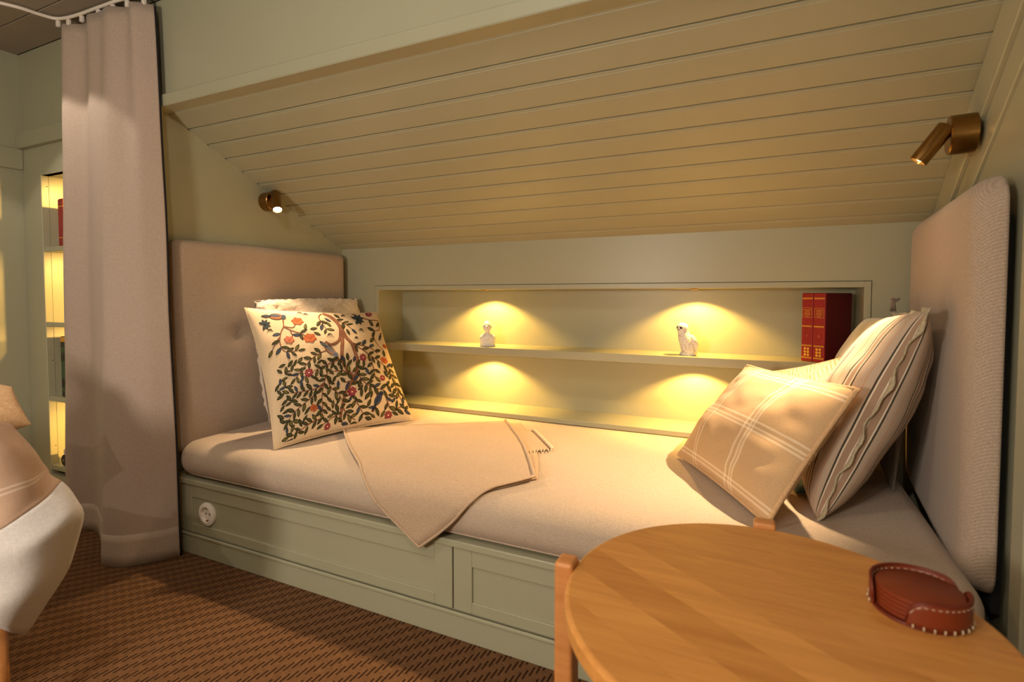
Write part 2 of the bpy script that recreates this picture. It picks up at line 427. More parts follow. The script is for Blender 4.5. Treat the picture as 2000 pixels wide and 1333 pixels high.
# ================================================================== DAYBED
bed = thing('daybed_base', 'sage green built-in daybed base with panelled drawer fronts', 'daybed', (-.8, 1.3, 0))
BX0, BX1 = XG + .002, xw(1.32) - .005
box('plinth', (BX0, 1.292, 0), (BX1, 1.32, .083), M['sage'], bed, .002, 1)
box('plinth_bead', (BX0, 1.288, .072), (BX1, 1.30, .083), M['sage'], bed, .003, 2)
box('top_rail', (BX0, 1.290, .272), (BX1, 1.36, .293), M['sage'], bed, .003, 2)
box('carcass', (BX0, 1.325, .0), (BX1, 2.262, .27), M['sage_groove'], bed)
box('slat_deck', (BX0, 1.36, .27), (BX1, 2.262, .29), M['sage_groove'], bed)
def drawer(x0, x1, st0=.05, st1=.06):
    z0, z1 = .0845, .2705; p0, p1 = .118, .222
    d = box('drawer_front', (x0 + st0, 1.305, p0), (x1 - st1, 1.326, p1), M['sage'], bed)
    box('stile', (x0, 1.298, z0), (x0 + st0, 1.326, z1), M['sage'], d, .0015, 1)
    box('stile', (x1 - st1, 1.298, z0), (x1, 1.326, z1), M['sage'], d, .0015, 1)
    box('drawer_rail', (x0 + st0, 1.298, z0), (x1 - st1, 1.326, p0), M['sage'], d, .0015, 1)
    box('drawer_rail', (x0 + st0, 1.298, p1), (x1 - st1, 1.326, z1), M['sage'], d, .0015, 1)
drawer(-2.10, -.812, .11, .062); drawer(-.808, .445, .062, .062)
so = thing('power_socket', 'round white wall socket on the daybed drawer front', 'socket', (-1.905, 1.305, .168))
sm = frame_mtx((-1.905, 1.305, .168), (0, -1, 0))
lathe('cover_ring', [(.044, 0), (.045, .004), (.043, .010), (.036, .013), (.029, .013), (.0275, .008), (.0265, .002)], M['white_plastic'], so, sm, 40, True, False)
lathe('socket_well', [(.0268, .0015), (.0262, .0022), (.020, .0022), (.001, .0022)], M['white_plastic'], so, sm, 32)
for s in (-1, 1):
    lathe('pin_hole', [(.0032, 0), (.003, .0034)], M['black_rubber'], so, sm @ Matrix.Translation((s * .0095, 0, 0)), 12)
    box('earth_clip', (-.004, s * .0245 - .002, .002), (.004, s * .0245 + .002, .009), M['brass'], so, 0, 1, sm)

# mattress: rounded slab with a slight crown
MX0, MX1, MY0, MY1, MZ0, MZ1 = -2.072, .405, 1.282, 2.246, .2935, .432
def mat_top(x, y): return MZ1 + .008 * math.sin(math.pi * min(1, max(0, (y - MY0) / (MY1 - MY0)))) * math.sin(math.pi * min(1, max(0, (x - MX0) / (MX1 - MX0)))) ** .3
bm = bmesh.new(); bm_box(bm, (MX0, MY0, MZ0), (MX1, MY1, MZ1))
bmesh.ops.bevel(bm, geom=bm.edges[:], offset=.066, segments=8, profile=.5, affect='EDGES')
bmesh.ops.subdivide_edges(bm, edges=[e for e in bm.edges if e.calc_length() > .3], cuts=16, use_grid_fill=True)
for vtx in bm.verts:
    if vtx.co.z > MZ1 - .03: vtx.co.z += (mat_top(vtx.co.x, vtx.co.y) - MZ1)
mt = from_bm('mattress', bm, M['mattress'], None, True)
tag(mt, 'long beige woven mattress on the green daybed base', 'mattress')
# its piping along the front
mp = tube('piping', [(x, MY0 + .0215, MZ0 + .017) for x in [MX0 + .08 + (MX1 - MX0 - .16) * i / 20 for i in range(21)]], .003, M['mattress'], mt, 8)

# padded headboards
def pad(name, org, A, B, N, wid, hei, T, r, rc, mat, parent, buttons=(), nx=44, ny=40):
    A, B, N, org = Vector(A).normalized(), Vector(B).normalized(), Vector(N).normalized(), Vector(org)
    def ticks(n, L):
        e = r * 1.05; k = 9; t = [e * (1 - math.cos(math.pi / 2 * i / k)) for i in range(k)]
        mid = [e + (L - 2 * e) * i / (n - 2 * k) for i in range(n - 2 * k + 1)]
        return t + mid + [L - q for q in reversed(t)]
    us, vs_ = ticks(nx, wid), ticks(ny, hei)
    def sdf(x, y):
        qx, qy = abs(x - wid / 2) - (wid / 2 - rc), abs(y - hei / 2) - (hei / 2 - rc)
        return math.hypot(max(qx, 0), max(qy, 0)) + min(max(qx, qy), 0) - rc
    P = []
    for b_ in vs_:
        row = []
        for a_ in us:
            x, y = a_, b_; s = sdf(x, y)
            if s > 0:
                e = 1e-4; gx, gy = (sdf(x + e, y) - s) / e, (sdf(x, y + e) - s) / e; l = math.hypot(gx, gy) or 1
                x -= gx / l * s; y -= gy / l * s; s = 0
            ed = min(-s, r); d = T - r + math.sqrt(max(0, r * r - (r - ed) ** 2))
            d += .006 * math.sin(math.pi * a_ / wid) * math.sin(math.pi * b_ / hei)
            for bx, by in buttons:
                dx, dy = (a_ - bx), (b_ - by); q = math.hypot(dx, dy)
                d -= .020 * math.exp(-(q / .028) ** 1.3) + .0035 * math.exp(-(dy / .016) ** 2) * math.exp(-(dx / .10) ** 2) + .003 * math.exp(-(dx / .016) ** 2) * math.exp(-(dy / .12) ** 2)
            row.append(org + A * x + B * y + N * d)
        P.append(row)
    n, m = len(P), len(P[0]); V = [p for row in P for p in row]
    F = [(i * m + j, i * m + j + 1, (i + 1) * m + j + 1, (i + 1) * m + j) for i in range(n - 1) for j in range(m - 1)]
    loop = [j for j in range(m)] + [i * m + m - 1 for i in range(1, n)] + [(n - 1) * m + j for j in range(m - 2, -1, -1)] + [i * m for i in range(n - 2, 0, -1)]
    base = len(V)
    for q in loop:
        p = V[q]; V.append(p - N * (p - org).dot(N))
    k = len(loop)
    F += [(loop[i], base + i, base + (i + 1) % k, loop[(i + 1) % k]) for i in range(k)]
    F.append(tuple(base + i for i in range(k)))
    bm = bmesh.new(); me = bpy.data.meshes.new('t'); me.from_pydata([tuple(q) for q in V], [], F); bm.from_mesh(me); bpy.data.meshes.remove(me)
    bmesh.ops.remove_doubles(bm, verts=bm.verts[:], dist=1e-5)
    return from_bm(name, bm, mat, parent, True)
hb = thing('headboard', 'upholstered headboard beside the curtain with tree cushion leaning on it', 'headboard', (XG, 1.77, .40), 'padded headboards')
pad('padded_panel', (XG + .012, 1.306, .37), (0, 1, 0), (0, 0, 1), (1, 0, 0), .93, .853, .046, .034, .035, M['greige'], hb, [(.265, .459), (.665, .459)])
box('backing_board', (XG + .0015, 1.318, .38), (XG + .012, 2.224, 1.21), M['dark'], hb)
for y in (1.571, 1.971):
    lathe('button', [(.010, 0), (.011, .002), (.008, .005), (.002, .006)], M['greige'], hb, frame_mtx((XG + .035, y, .829), (1, 0, 0)), 18)
hb2 = thing('headboard', 'upholstered headboard behind the striped cushion at the table end', 'headboard', (.45, 1.8, .38), 'padded headboards')
Ah = Vector((.075, 1, 0)).normalized(); Nh = Vector((-1, .075, 0)).normalized()
o0 = Vector((xw(1.385) - .022, 1.385, .365))
pad('padded_panel', o0, Ah, (0, 0, 1), Nh, .855, .885, .056, .05, .07, M['greige'], hb2, [(.25, .575), (.63, .575)])
bq = Matrix((Ah, Vector((0, 0, 1)).cross(Ah) * -1, (0, 0, 1))).transposed().to_4x4(); bq.translation = o0
box('backing_board', (.030, -.001, -.03), (.84, .014, .80), M['dark'], hb2, 0, 1, Matrix(((Ah.x, -Nh.x, 0, o0.x), (Ah.y, -Nh.y, 0, o0.y), (0, 0, 1, o0.z), (0, 0, 0, 1))))

# ================================================================== CUSHIONS
def cushion_fn(c, T, pinch=.05, puff=.55, seed=0, wr=.004, sag=0, top_fold=0):
    """c: TL, TR, BR, BL corners; returns f(u,v,side) with u,v in 0..1 (v up)"""
    TL, TR, BR, BL = [Vector(p) for p in c]
    N = ((TR - BL).cross(TL - BR)).normalized()
    def f(u, v, side):
        a, b = 2 * u - 1, 2 * v - 1
        a2 = a * (1 - pinch * (1 - b * b)); b2 = b * (1 - pinch * (1 - a * a))
        uu, vv = (a2 + 1) / 2, (b2 + 1) / 2
        p = (BL * (1 - uu) + BR * uu) * (1 - vv) + (TL * (1 - uu) + TR * uu) * vv
        e = max(0, (1 - a * a)) * max(0, (1 - b * b))
        t = T / 2 * (e ** puff)
        q = Vector((u * 3.1 + seed, v * 3.3, side * 2.7))
        w_ = (noise.noise(q * 1.3) * 1.6 + noise.noise(q * 3.2) * .7) * wr * min(1, e * 3)
        edge = max(abs(a), abs(b)); 
        w_ += .5 * wr * math.sin(9 * math.atan2(b, a) + seed) * max(0, edge - .5) * 2 * (1 - edge)
        return p + N * (side * t + w_ - sag * (1 - a * a) * (1 - b * b))
    f.N = N; return f
def cushion(name, f, mat, parent, n=40):
    t = [.5 - .5 * math.cos(math.pi * i / n) for i in range(n + 1)]
    V, F, UV = [], [], []; idx = {}
    for side in (1, -1):
        for i, v in enumerate(t):
            for j, u in enumerate(t):
                bd = i in (0, n) or j in (0, n)
                k = (0 if bd else side, i, j)
                if k not in idx: idx[k] = len(V); V.append(f(u, v, side)); UV.append((u, v))
        for i in range(n):
            for j in range(n):
                q = []
                for (ii, jj) in ((i, j), (i, j + 1), (i + 1, j + 1), (i + 1, j)):
                    bd = ii in (0, n) or jj in (0, n); q.append(idx[(0 if bd else side, ii, jj)])
                F.append(tuple(q) if side == 1 else tuple(q[::-1]))
    me = bpy.data.meshes.new(name); me.from_pydata([tuple(p) for p in V], [], F); me.update()
    ul = me.uv_layers.new(name='UVMap')
    for li, l in enumerate(me.loops): ul.data[li].uv = UV[l.vertex_index]
    return link(name, me, mat, parent, True)
def edge_loop(f, n=30, inset=0.0):
    a = inset; b = 1 - inset
    L = [(a + (b - a) * i / n, a) for i in range(n)] + [(b, a + (b - a) * i / n) for i in range(n)] + [(b - (b - a) * i / n, b) for i in range(n)] + [(a, b - (b - a) * i / n) for i in range(n)]
    return [f(u, v, 1) for u, v in L]
def piping(f, r, mat, parent, name='piping'):
    p = edge_loop(f); return tube(name, p + [p[0], p[1]], r, mat, parent, 8)

# fleece cushion behind the tree cushion
ff = cushion_fn([(-2.000, 1.605, .975), (-1.985, 2.215, .978), (-1.90, 2.19, .44), (-1.905, 1.60, .44)], .15, -.03, .30, 3, .012)
fo = thing('cushion', 'white fleece cushion behind the tree-print cushion', 'cushion', (-1.9, 1.9, .44), 'cushions on the daybed')
fc = cushion('cover', ff, M['white_knit'], fo, 46)
for vtx in fc.data.vertices:
    q = Vector(vtx.co) * 55; vtx.co += Vector((noise.noise(q), noise.noise(q + Vector((5, 1, 2))), noise.noise(q + Vector((9, 4, 7))))) * .010
piping(ff, .004, M['grey_linen'], fo)

# ---- tree-print cushion
TC = [(-1.949, 1.514, .949), (-1.79, 2.150, .915), (-1.427, 1.962, .440), (-1.615, 1.365, .437)]
ft = cushion_fn(TC, .18, .062, .5, 1, .007)
to = thing('cushion', 'cream cushion printed with a leafy tree, birds and flowers', 'cushion', (-1.6, 1.7, .44), 'cushions on the daybed')
tc = cushion('cover', ft, M['cream'], to, 48)
# the print: drawn on a flat sheet (artwork units), carried on to the front of the cover
SRC = [(145, 230), (1103, 268), (1363, 1040), (350, 1248)]       # TL TR BR BL of the artwork sheet
def homography(src):
    # square (0,1),(1,1),(1,0),(0,0) -> src ; return inverse mapping
    dst = [(0, 1), (1, 1), (1, 0), (0, 0)]; A = []
    for (x, y), (u, v_) in zip(src, dst):
        A.append([x, y, 1, 0, 0, 0, -u * x, -u * y, u]); A.append([0, 0, 0, x, y, 1, -v_ * x, -v_ * y, v_])
    n = 8
    for i in range(n):
        p = max(range(i, n), key=lambda r: abs(A[r][i])); A[i], A[p] = A[p], A[i]
        for r in range(n):
            if r != i:
                k = A[r][i] / A[i][i]
                for c in range(i, 9): A[r][c] -= k * A[i][c]
    h = [A[i][8] / A[i][i] for i in range(n)]
    return lambda x, y: ((h[0] * x + h[1] * y + h[2]) / (h[6] * x + h[7] * y + 1), (h[3] * x + h[4] * y + h[5]) / (h[6] * x + h[7] * y + 1))
HM = homography(SRC)
class Print:
    def __init__(s): s.d = {}
    def poly(s, col, pts, lift):
        V, F = s.d.setdefault(col, ([], [])); b = len(V); ok = 0
        for x, y in pts:
            u, v_ = HM(x, y); u = min(.985, max(.015, u)); v_ = min(.985, max(.015, v_))
            V.append(ft(u, v_, 1) + ft.N * (.0003 + lift * .45))
        F.append(tuple(range(b, b + len(pts))))
    def fan(s, col, c, ring, lift):
        for i in range(len(ring)): s.poly(col, [c, ring[i], ring[(i + 1) % len(ring)]], lift)
    def ribbon(s, col, pts, w0, w1, lift):
        P = catmull([(x, y, 0) for x, y in pts], 7)
        for i in range(len(P) - 1):
            d = (P[i + 1] - P[i]); 
            if d.length < 1e-6: continue
            def nrm(k):
                e = P[min(k + 1, len(P) - 1)] - P[max(k - 1, 0)]; e.normalize(); return Vector((-e.y, e.x, 0))
            a, b = w0 + (w1 - w0) * i / len(P), w0 + (w1 - w0) * (i + 1) / len(P)
            p, q, n0, n1 = P[i], P[i + 1], nrm(i), nrm(i + 1)
            s.poly(col, [tuple((p - n0 * a)[:2]), tuple((q - n1 * b)[:2]), tuple((q + n1 * b)[:2]), tuple((p + n0 * a)[:2])], lift)
    def leaf(s, x, y, ang, L, W, c_out, c_in, lift):
        ca, sa = math.cos(ang), math.sin(ang)
        def ring(l, w, off): 
            o = []
            for t, k in ((0, 0), (.2, .62), (.45, 1), (.7, .8), (.88, .4), (1, 0), (.88, -.4), (.7, -.8), (.45, -1), (.2, -.62)):
                a, b = off + t * l, k * w / 2; o.append((x + a * ca - b * sa, y + a * sa + b * ca))
            return o
        r = ring(L, W, 0); s.fan(c_out, (x + L * .5 * ca, y + L * .5 * sa), r, lift)
        r2 = ring(L * .74, W * .56, L * .12); s.fan(c_in, (x + L * .5 * ca, y + L * .5 * sa), r2, lift + .0004)
        s.ribbon(c_out, [(x, y), (x + L * ca, y + L * sa)], 1.3, .8, lift + .0007)
    def disc(s, col, x, y, r, lift, lob=0, amp=0, ry=None, ang=0):
        n = 20 if not lob else lob * 6; ring = []
        for k in range(n):
            t = 2 * math.pi * k / n; q = r * (1 + amp * math.cos(lob * t)) if lob else r
            a, b = q * math.cos(t), q * math.sin(t) * ((ry or r) / r)
            ring.append((x + a * math.cos(ang) - b * math.sin(ang), y + a * math.sin(ang) + b * math.cos(ang)))
        s.fan(col, (x, y), ring, lift)
pr = Print()
trunk = [((820, 1110), (825, 1000), (838, 925), (872, 855), (905, 790), (912, 700), (890, 620), (868, 565), (830, 510), (800, 440), (775, 370), (740, 320), (690, 285)),
         ((800, 430), (803, 520), (795, 600), (793, 680), (830, 750), (880, 800), (905, 830)),
         ((796, 430), (790, 510), (760, 555), (710, 575), (668, 552))]
tw = [(7, 13), (11, 6), (10, 4)]
for p, (a, b) in zip(trunk, tw):
    pr.ribbon('bark_dark', p, a + 3, b + 2.5, .0012); pr.ribbon('bark', p, a, b, .0016)
twigs = [((868, 565), (930, 595), (1000, 640), (1070, 670), (1120, 700), (1170, 720)), ((880, 562), (960, 578), (1020, 590), (1080, 620)),
         ((1000, 640), (1025, 690), (1040, 760), (1050, 810)), ((770, 690), (700, 715), (640, 745), (580, 765)),
         ((690, 715), (685, 780), (665, 850), (660, 940), (675, 1040), (682, 1085)), ((665, 850), (600, 890), (500, 900), (425, 902)),
         ((660, 862), (600, 930), (530, 980), (445, 1045), (420, 1090)), ((680, 800), (720, 880), (780, 920), (815, 965)),
         ((390, 340), (385, 400), (360, 450), (343, 520), (360, 580), (392, 602), (470, 600)), ((388, 408), (440, 440), (500, 470), (532, 492)),
         ((385, 400), (450, 415), (482, 375)), ((352, 478), (312, 528), (288, 572)), ((430, 440), (440, 480), (430, 510)),
         ((905, 700), (930, 790), (980, 850), (1050, 880), (1120, 890)), ((900, 930), (930, 980), (962, 1022), (990, 1060)),
         ((910, 285), (960, 315), (1040, 345), (1110, 350), (1112, 420), (1070, 440), (1065, 490), (1090, 540), (1135, 580)),
         ((1120, 890), (1180, 1000), (1240, 990), (1290, 955)), ((1170, 720), (1200, 800), (1240, 880), (1260, 930)),
         ((770, 690), (700, 620), (600, 650), (520, 720), (450, 800)), ((682, 1085), (600, 1110), (530, 1150), (480, 1180)),
         ((680, 290), (650, 330), (660, 380), (690, 440)), ((790, 360), (840, 395), (880, 440)), ((820, 1050), (760, 1080), (700, 1120)),
         ((880, 800), (820, 770), (740, 770), (700, 790)), ((825, 1010), (880, 1070), (940, 1090)), ((1050, 880), (1080, 950), (1060, 1040)),
         ((960, 860), (900, 830), (830, 850))]
for p in twigs:
    pr.ribbon('bark_dark', p, 5.0, 2.6, .0010); pr.ribbon('bark', p, 3.2, 1.6, .0014)
# leaves along the twigs, then filling the lower half of the sheet
placed = []
def free(x, y, r): return all((x - a) ** 2 + (y - b) ** 2 > (r + c) ** 2 for a, b, c in placed)
flowers = [('rose', 545, 775, 30), ('rose', 955, 670, 26), ('rose', 887, 910, 30), ('rose', 1110, 805, 20), ('rose', 1035, 290, 24), ('orange', 490, 365, 40), ('orange', 560, 515, 44),
           ('pink', 412, 512, 36), ('orange', 1132, 665, 30), ('orange', 600, 1020, 30), ('rose', 1175, 1045, 26), ('rose', 735, 1135, 22), ('orange', 1155, 545, 20)]
for k, x, y, r in flowers: placed.append((x, y, r * .9))
for x, y, r in ((330, 315, 70), (700, 620, 60), (1085, 960, 55), (1118, 482, 26), (950, 350, 40), (265, 380, 30)): placed.append((x, y, r * .8))
LEAFC = [('leaf_dark', 'leaf'), ('leaf_dark', 'leaf'), ('leaf_dark', 'leaf_olive'), ('blue_dark', 'blue')]
nleaf = 0
def try_leaf(x, y, ang, L):
    global nleaf
    cx, cy = x + math.cos(ang) * L * .5, y + math.sin(ang) * L * .5
    u, v_ = HM(x + math.cos(ang) * L, y + math.sin(ang) * L)
    if not (.02 < u < .985 and .015 < v_ < .985): return False
    if not free(cx, cy, L * .31): return False
    placed.append((cx, cy, L * .24)); k = rnd.choice(LEAFC) if rnd.random() < .6 else LEAFC[0]
    pr.leaf(x, y, ang, L, L * rnd.uniform(.38, .46), k[0], k[1], .0018 + (nleaf % 5) * .00012); nleaf += 1; return True
for p in twigs:
    P = catmull([(x, y, 0) for x, y in p], 8); acc = 0; sd = 1
    for i in range(2, len(P)):
        acc += (P[i] - P[i - 1]).length
        if acc > 24:
            d = P[i] - P[i - 1]; a0 = math.atan2(d.y, d.x)
            if P[i].y > 560 or rnd.random() < .45:
                for s_ in (sd, -sd): try_leaf(P[i].x, P[i].y, a0 + s_ * rnd.uniform(.7, 1.15), rnd.uniform(54, 68))
            sd = -sd; acc = 0
    d = P[-1] - P[-3]; try_leaf(P[-1].x, P[-1].y, math.atan2(d.y, d.x), 56)
for it in range(2600):
    x, y = rnd.uniform(320, 1370), rnd.uniform(690, 1240)
    u, v_ = HM(x, y)
    if not (.05 < u < .985 and .01 < v_ < .5): continue
    try_leaf(x, y, rnd.uniform(0, 6.28), rnd.uniform(50, 66))
for x, y, a in ((640, 380, 2.2), (650, 400, 1.8), (690, 340, .6), (695, 375, .9), (690, 430, 1.2), (770, 290, .8), (840, 440, 1.2), (850, 420, .9), (820, 380, .1), (780, 350, -.1), (530, 445, -1.3), (565, 445, -.2), (590, 470, .5), (510, 440, .3)):
    try_leaf(x, y, a, 58)
for k, x, y, r in flowers:
    if k == 'rose':
        pr.disc('rose_dark', x, y, r, .0026, 8, .14); pr.disc('rose', x, y, r * .72, .0030, 8, .1); pr.disc('rose_dark', x, y, r * .42, .0034); pr.disc('cream_dot', x, y, r * .2, .0038)
    else:
        pr.disc('orange_dark', x, y, r, .0026, 6, .12, r * .78, .2); pr.disc(k, x, y, r * .85, .0030, 6, .1, r * .66, .2)
        for q in range(5): pr.ribbon('orange_dark', [(x, y + r * .3), (x + (q - 2) * r * .32, y - r * .45)], 1.6, .8, .0034)
def bird(x, y, s, ang, body, wing):
    pr.disc('ink', x, y, 40 * s, .0026, 0, 0, 21 * s, ang); pr.disc(body, x, y, 37 * s, .0030, 0, 0, 18 * s, ang)
    ca, sa = math.cos(ang), math.sin(ang)
    pr.disc(wing, x - 6 * s * ca, y - 6 * s * sa - 5 * s, 29 * s, .0034, 0, 0, 11 * s, ang)
    pr.disc(wing, x + 40 * s * ca, y + 40 * s * sa, 15 * s, .0034); pr.disc('ink', x + 43 * s * ca, y + 43 * s * sa - 2, 3 * s, .0038)
    pr.leaf(x - 25 * s * ca, y - 25 * s * sa, ang + math.pi, 62 * s, 20 * s, 'ink', wing, .0034)
bird(345, 318, 1.25, .1, 'orange', 'blue'); bird(705, 618, 1.25, .75, 'bird_tan', 'blue_grey'); bird(1085, 955, 1.1, -1.15, 'blue', 'blue_deep'); bird(1118, 480, .5, 1.9, 'blue_grey', 'ink')
for x, y, s in ((950, 350, 1.25), (262, 382, 1.0)):
    for k in range(7): pr.leaf(x - 8, y - 5, -2.6 + k * .75, 44 * s, 21 * s, 'ink', 'blue_teal', .0026)
for x, y, s in ((710, 498, 1.2), (960, 442, 1), (840, 305, .8), (910, 515, .6), (1050, 392, .5), (285, 425, .9), (400, 745, .5), (520, 285, 1.0), (560, 300, .8)):
    for k in range(6): pr.ribbon('ink', [(x + (k - 2.5) * 3 * s, y - 14 * s), (x + (k - 2.5) * 10 * s, y + 16 * s)], 1.7, .9, .0018)
sc = []
for k in range(46):   # selvedge lettering, illegible in the photograph
    t = k / 45; sc.append((382 + 100 * t, 1232 - 34 * t + 7 * math.sin(k * 1.9) * (1.6 if k < 5 else .8)))
pr.ribbon('ink', sc, 1.7, 1.5, .0016)
PC = {'bark': srgb(138, 92, 70), 'bark_dark': srgb(92, 50, 34), 'leaf': srgb(86, 84, 50), 'leaf_olive': srgb(122, 112, 56), 'leaf_dark': srgb(42, 40, 26), 'blue': srgb(74, 82, 96), 'blue_dark': srgb(44, 50, 66),
      'blue_deep': srgb(44, 54, 84), 'blue_grey': srgb(104, 112, 128), 'blue_teal': srgb(62, 84, 94), 'rose': srgb(160, 78, 80), 'rose_dark': srgb(128, 44, 56), 'pink': srgb(186, 116, 92), 'orange': srgb(184, 102, 62),
      'orange_dark': srgb(166, 74, 38), 'cream_dot': srgb(244, 214, 160), 'ink': srgb(40, 32, 30), 'bird_tan': srgb(150, 108, 84)}
V, F, MI = [], [], []
for i, (k, (vv, ff_)) in enumerate(pr.d.items()):
    b = len(V); V += vv; F += [tuple(q + b for q in fc_) for fc_ in ff_]; MI += [i] * len(ff_)
me = bpy.data.meshes.new('printed_tree'); me.from_pydata([tuple(q) for q in V], [], F); me.update()
for k in pr.d: me.materials.append(m_plain('print_' + k, PC[k], .85, 0, .15, .1, 200))
for p, i in zip(me.polygons, MI): p.material_index = i
po = link('printed_tree', me, None, to); po['kind'] = 'stuff'; po['label'] = 'printed leafy tree with birds and flowers'
piping(ft, .003, M['cream'], to, 'seam')

# ---- cushions at the other end
def quad_cushion(label, c, T, mat, seed, pinch=.05, puff=.5, pip=None, pr_=.004, wr=.005, n=36):
    f = cushion_fn(c, T, pinch, puff, seed, wr); lo = min(c, key=lambda q: q[2])
    t = thing('cushion', label, 'cushion', ((c[2][0] + c[3][0]) / 2, (c[2][1] + c[3][1]) / 2, lo[2]), 'cushions on the daybed')
    cushion('cover', f, mat, t, n)
    if pip: piping(f, pr_, pip, t)
    return t, f
tg, fg = quad_cushion('grey linen cushion with a corner tassel, against the far headboard', [(.398, 2.215, .90), (.372, 1.86, .955), (.335, 1.80, .44), (.36, 2.19, .44)], .05, M['grey_linen'], 5, .02)
tip = Vector((.372, 2.05, .957))
tg2 = [tube('tassel', [tip + Vector((-.004 * k, .004 * (k % 3), -.006)), tip + Vector((-.004 - .004 * (k % 2), .003 * (k - 1), .018)), tip + Vector((.008 * (k - 1.5), .004 * (k - 2), .034))], .0035, M['grey_linen'], tg, 6) for k in range(4)]
quad_cushion('olive yellow velvet cushion tucked behind the striped cushion', [(.330, 2.225, .915), (.315, 1.85, .930), (.130, 1.83, .44), (.150, 2.21, .44)], .11, M['olive'], 8, -.01, .32, M['olive'], .004)
quad_cushion('cream cushion with woven diamond pattern behind the plaid cushion', [(-.013, 2.10, .722), (.222, 1.955, .806), (.085, 1.80, .452), (-.145, 2.085, .452)], .09, M['key'], 11, .05, .5, M['tan'], .003)
quad_cushion('dark teal cushion lying flat between the plaid and striped cushions', [(.16, 1.93, .475), (.225, 1.70, .475), (.085, 1.655, .452), (.05, 1.86, .452)], .05, M['teal'], 13, .03)
# striped cushion, seen along its flanged edge
SC = [(.345, 1.93, .935), (.340, 1.535, .960), (.128, 1.520, .437), (.140, 1.93, .437)]
ts_, fs_ = quad_cushion('cream and brown striped cushion with a flanged edge, leaning on the headboard', SC, .20, M['stripe'], 17, .03, .42, None, 0, .006, 48)
cov = [c for c in ts_.children if c.name.startswith('cover')][0].data
for l in cov.uv_layers[0].data:      # cloth is cut flat: stripe spacing follows the arc over the filling
    a = 2 * l.uv.x - 1; l.uv.x = .5 + .5 * math.copysign(1 - (1 - abs(a)) ** .55, a)
# flange all round
fl, flo = [], []
n = 40
L = [(i / n, 0) for i in range(n)] + [(1, i / n) for i in range(n)] + [(1 - i / n, 1) for i in range(n)] + [(0, 1 - i / n) for i in range(n)]
cen = sum((Vector(q) for q in SC), Vector()) / 4
for k, (u, v_) in enumerate(L + [L[0]]):
    p = fs_(u, v_, 1); d = (p - cen).normalized(); wv = .006 * math.sin(k * .55) + .004 * math.sin(k * 1.3)
    fl.append(p - d * .004); flo.append(p + d * .016 + fs_.N * wv)
grid_mesh('flange', [[a, (a + b) / 2, b] for a, b in zip(fl, flo)], M['flange'], ts_, True, .003, True, 0)
# plaid cushion
PCc = [(-.052, 2.000, .758), (.200, 1.480, .778), (.013, 1.400, .452), (-.262, 1.890, .452)]
tp, fp = quad_cushion('tan cushion with a cream windowpane check, foremost of its pile', PCc, .15, M['plaid'], 21, .035, .5, M['tan'], .006, .006, 44)

# ================================================================== THROW ON THE MATTRESS
def drape(x, s):
    """s = distance measured from the knee wall towards the room over the mattress; returns point and normal"""
    R = .066; flat = (MY1 - .02) - (MY0 + R); 
    if s <= flat:
        y = (MY1 - .02) - s; return Vector((x, y, mat_top(x, y))), Vector((0, 0, 1))
    a = (s - flat) / R
    if a <= math.pi / 2:
        return Vector((x, MY0 + R - R * math.sin(a), mat_top(x, MY0 + R) - R + R * math.cos(a))), Vector((0, -math.sin(a), math.cos(a)))
    d = s - flat - R * math.pi / 2; return Vector((x, MY0, mat_top(x, MY0 + R) - R - d)), Vector((0, -1, 0))
def S(y): return (MY1 - .02) - y
flat = S(MY0 + .066)
s_low = flat + .066 * math.pi / 2 + .105
def patch(name, q, off, mat, parent, n=34, m=34, solid=.004, bulge=(0, 0, 0, 0), wr=.003, seed=0, lift_edge=0):
    (a, b, c, d) = q     # corners (x,s): a far-left, b far-right, c near-right, d near-left
    P = []
    for i in range(n + 1):
        t = i / n; row = []
        for j in range(m + 1):
            r = j / m
            x = (a[0] * (1 - r) + b[0] * r) * (1 - t) + (d[0] * (1 - r) + c[0] * r) * t
            s = (a[1] * (1 - r) + b[1] * r) * (1 - t) + (d[1] * (1 - r) + c[1] * r) * t
            k = math.sin(math.pi * t); x += bulge[0] * k * (1 - r) + bulge[1] * k * r
            k = math.sin(math.pi * r); s += bulge[2] * k * (1 - t) + bulge[3] * k * t
            p, nn = drape(x, s)
            w_ = wr * (noise.noise(Vector((x * 7 + seed, s * 9, .3))) + .6 * noise.noise(Vector((x * 17, s * 15 + seed, 2)))) + wr
            row.append(p + nn * (off + w_ + lift_edge * max(0, r - .8) * 5 * t))
        P.append(row)
    o = grid_mesh(name, P, mat, parent, True, solid, True, 1); return o, P
th = thing('throw_blanket', 'folded beige wool throw hanging over the mattress edge', 'blanket', (-1.05, 1.7, .44))
qa, qb, qc, qd = (-1.565, S(1.665)), (-1.020, S(2.075)), (-.618, S(1.452)), (-.905, s_low)
lay1, P1 = patch('lower_layer', [(qa[0] + .02, qa[1] - .005), (qb[0] + .06, qb[1] - .03), (qc[0] + .0, qc[1] - .03), (qd[0] + .012, qd[1] - .006)], .004, M['throw'], th, bulge=(-.02, .03, .01, .03), seed=1)
lay2, P2 = patch('upper_layer', [qa, qb, qc, qd], .013, M['throw'], th, bulge=(-.035, .02, .012, .03), seed=4, wr=.004, lift_edge=.004)
rim = [row[0] for row in P2] + P2[-1][1:] + [row[-1] for row in reversed(P2)][1:]
tube('rolled_hem', rim, .0042, M['throw'], th, 8)
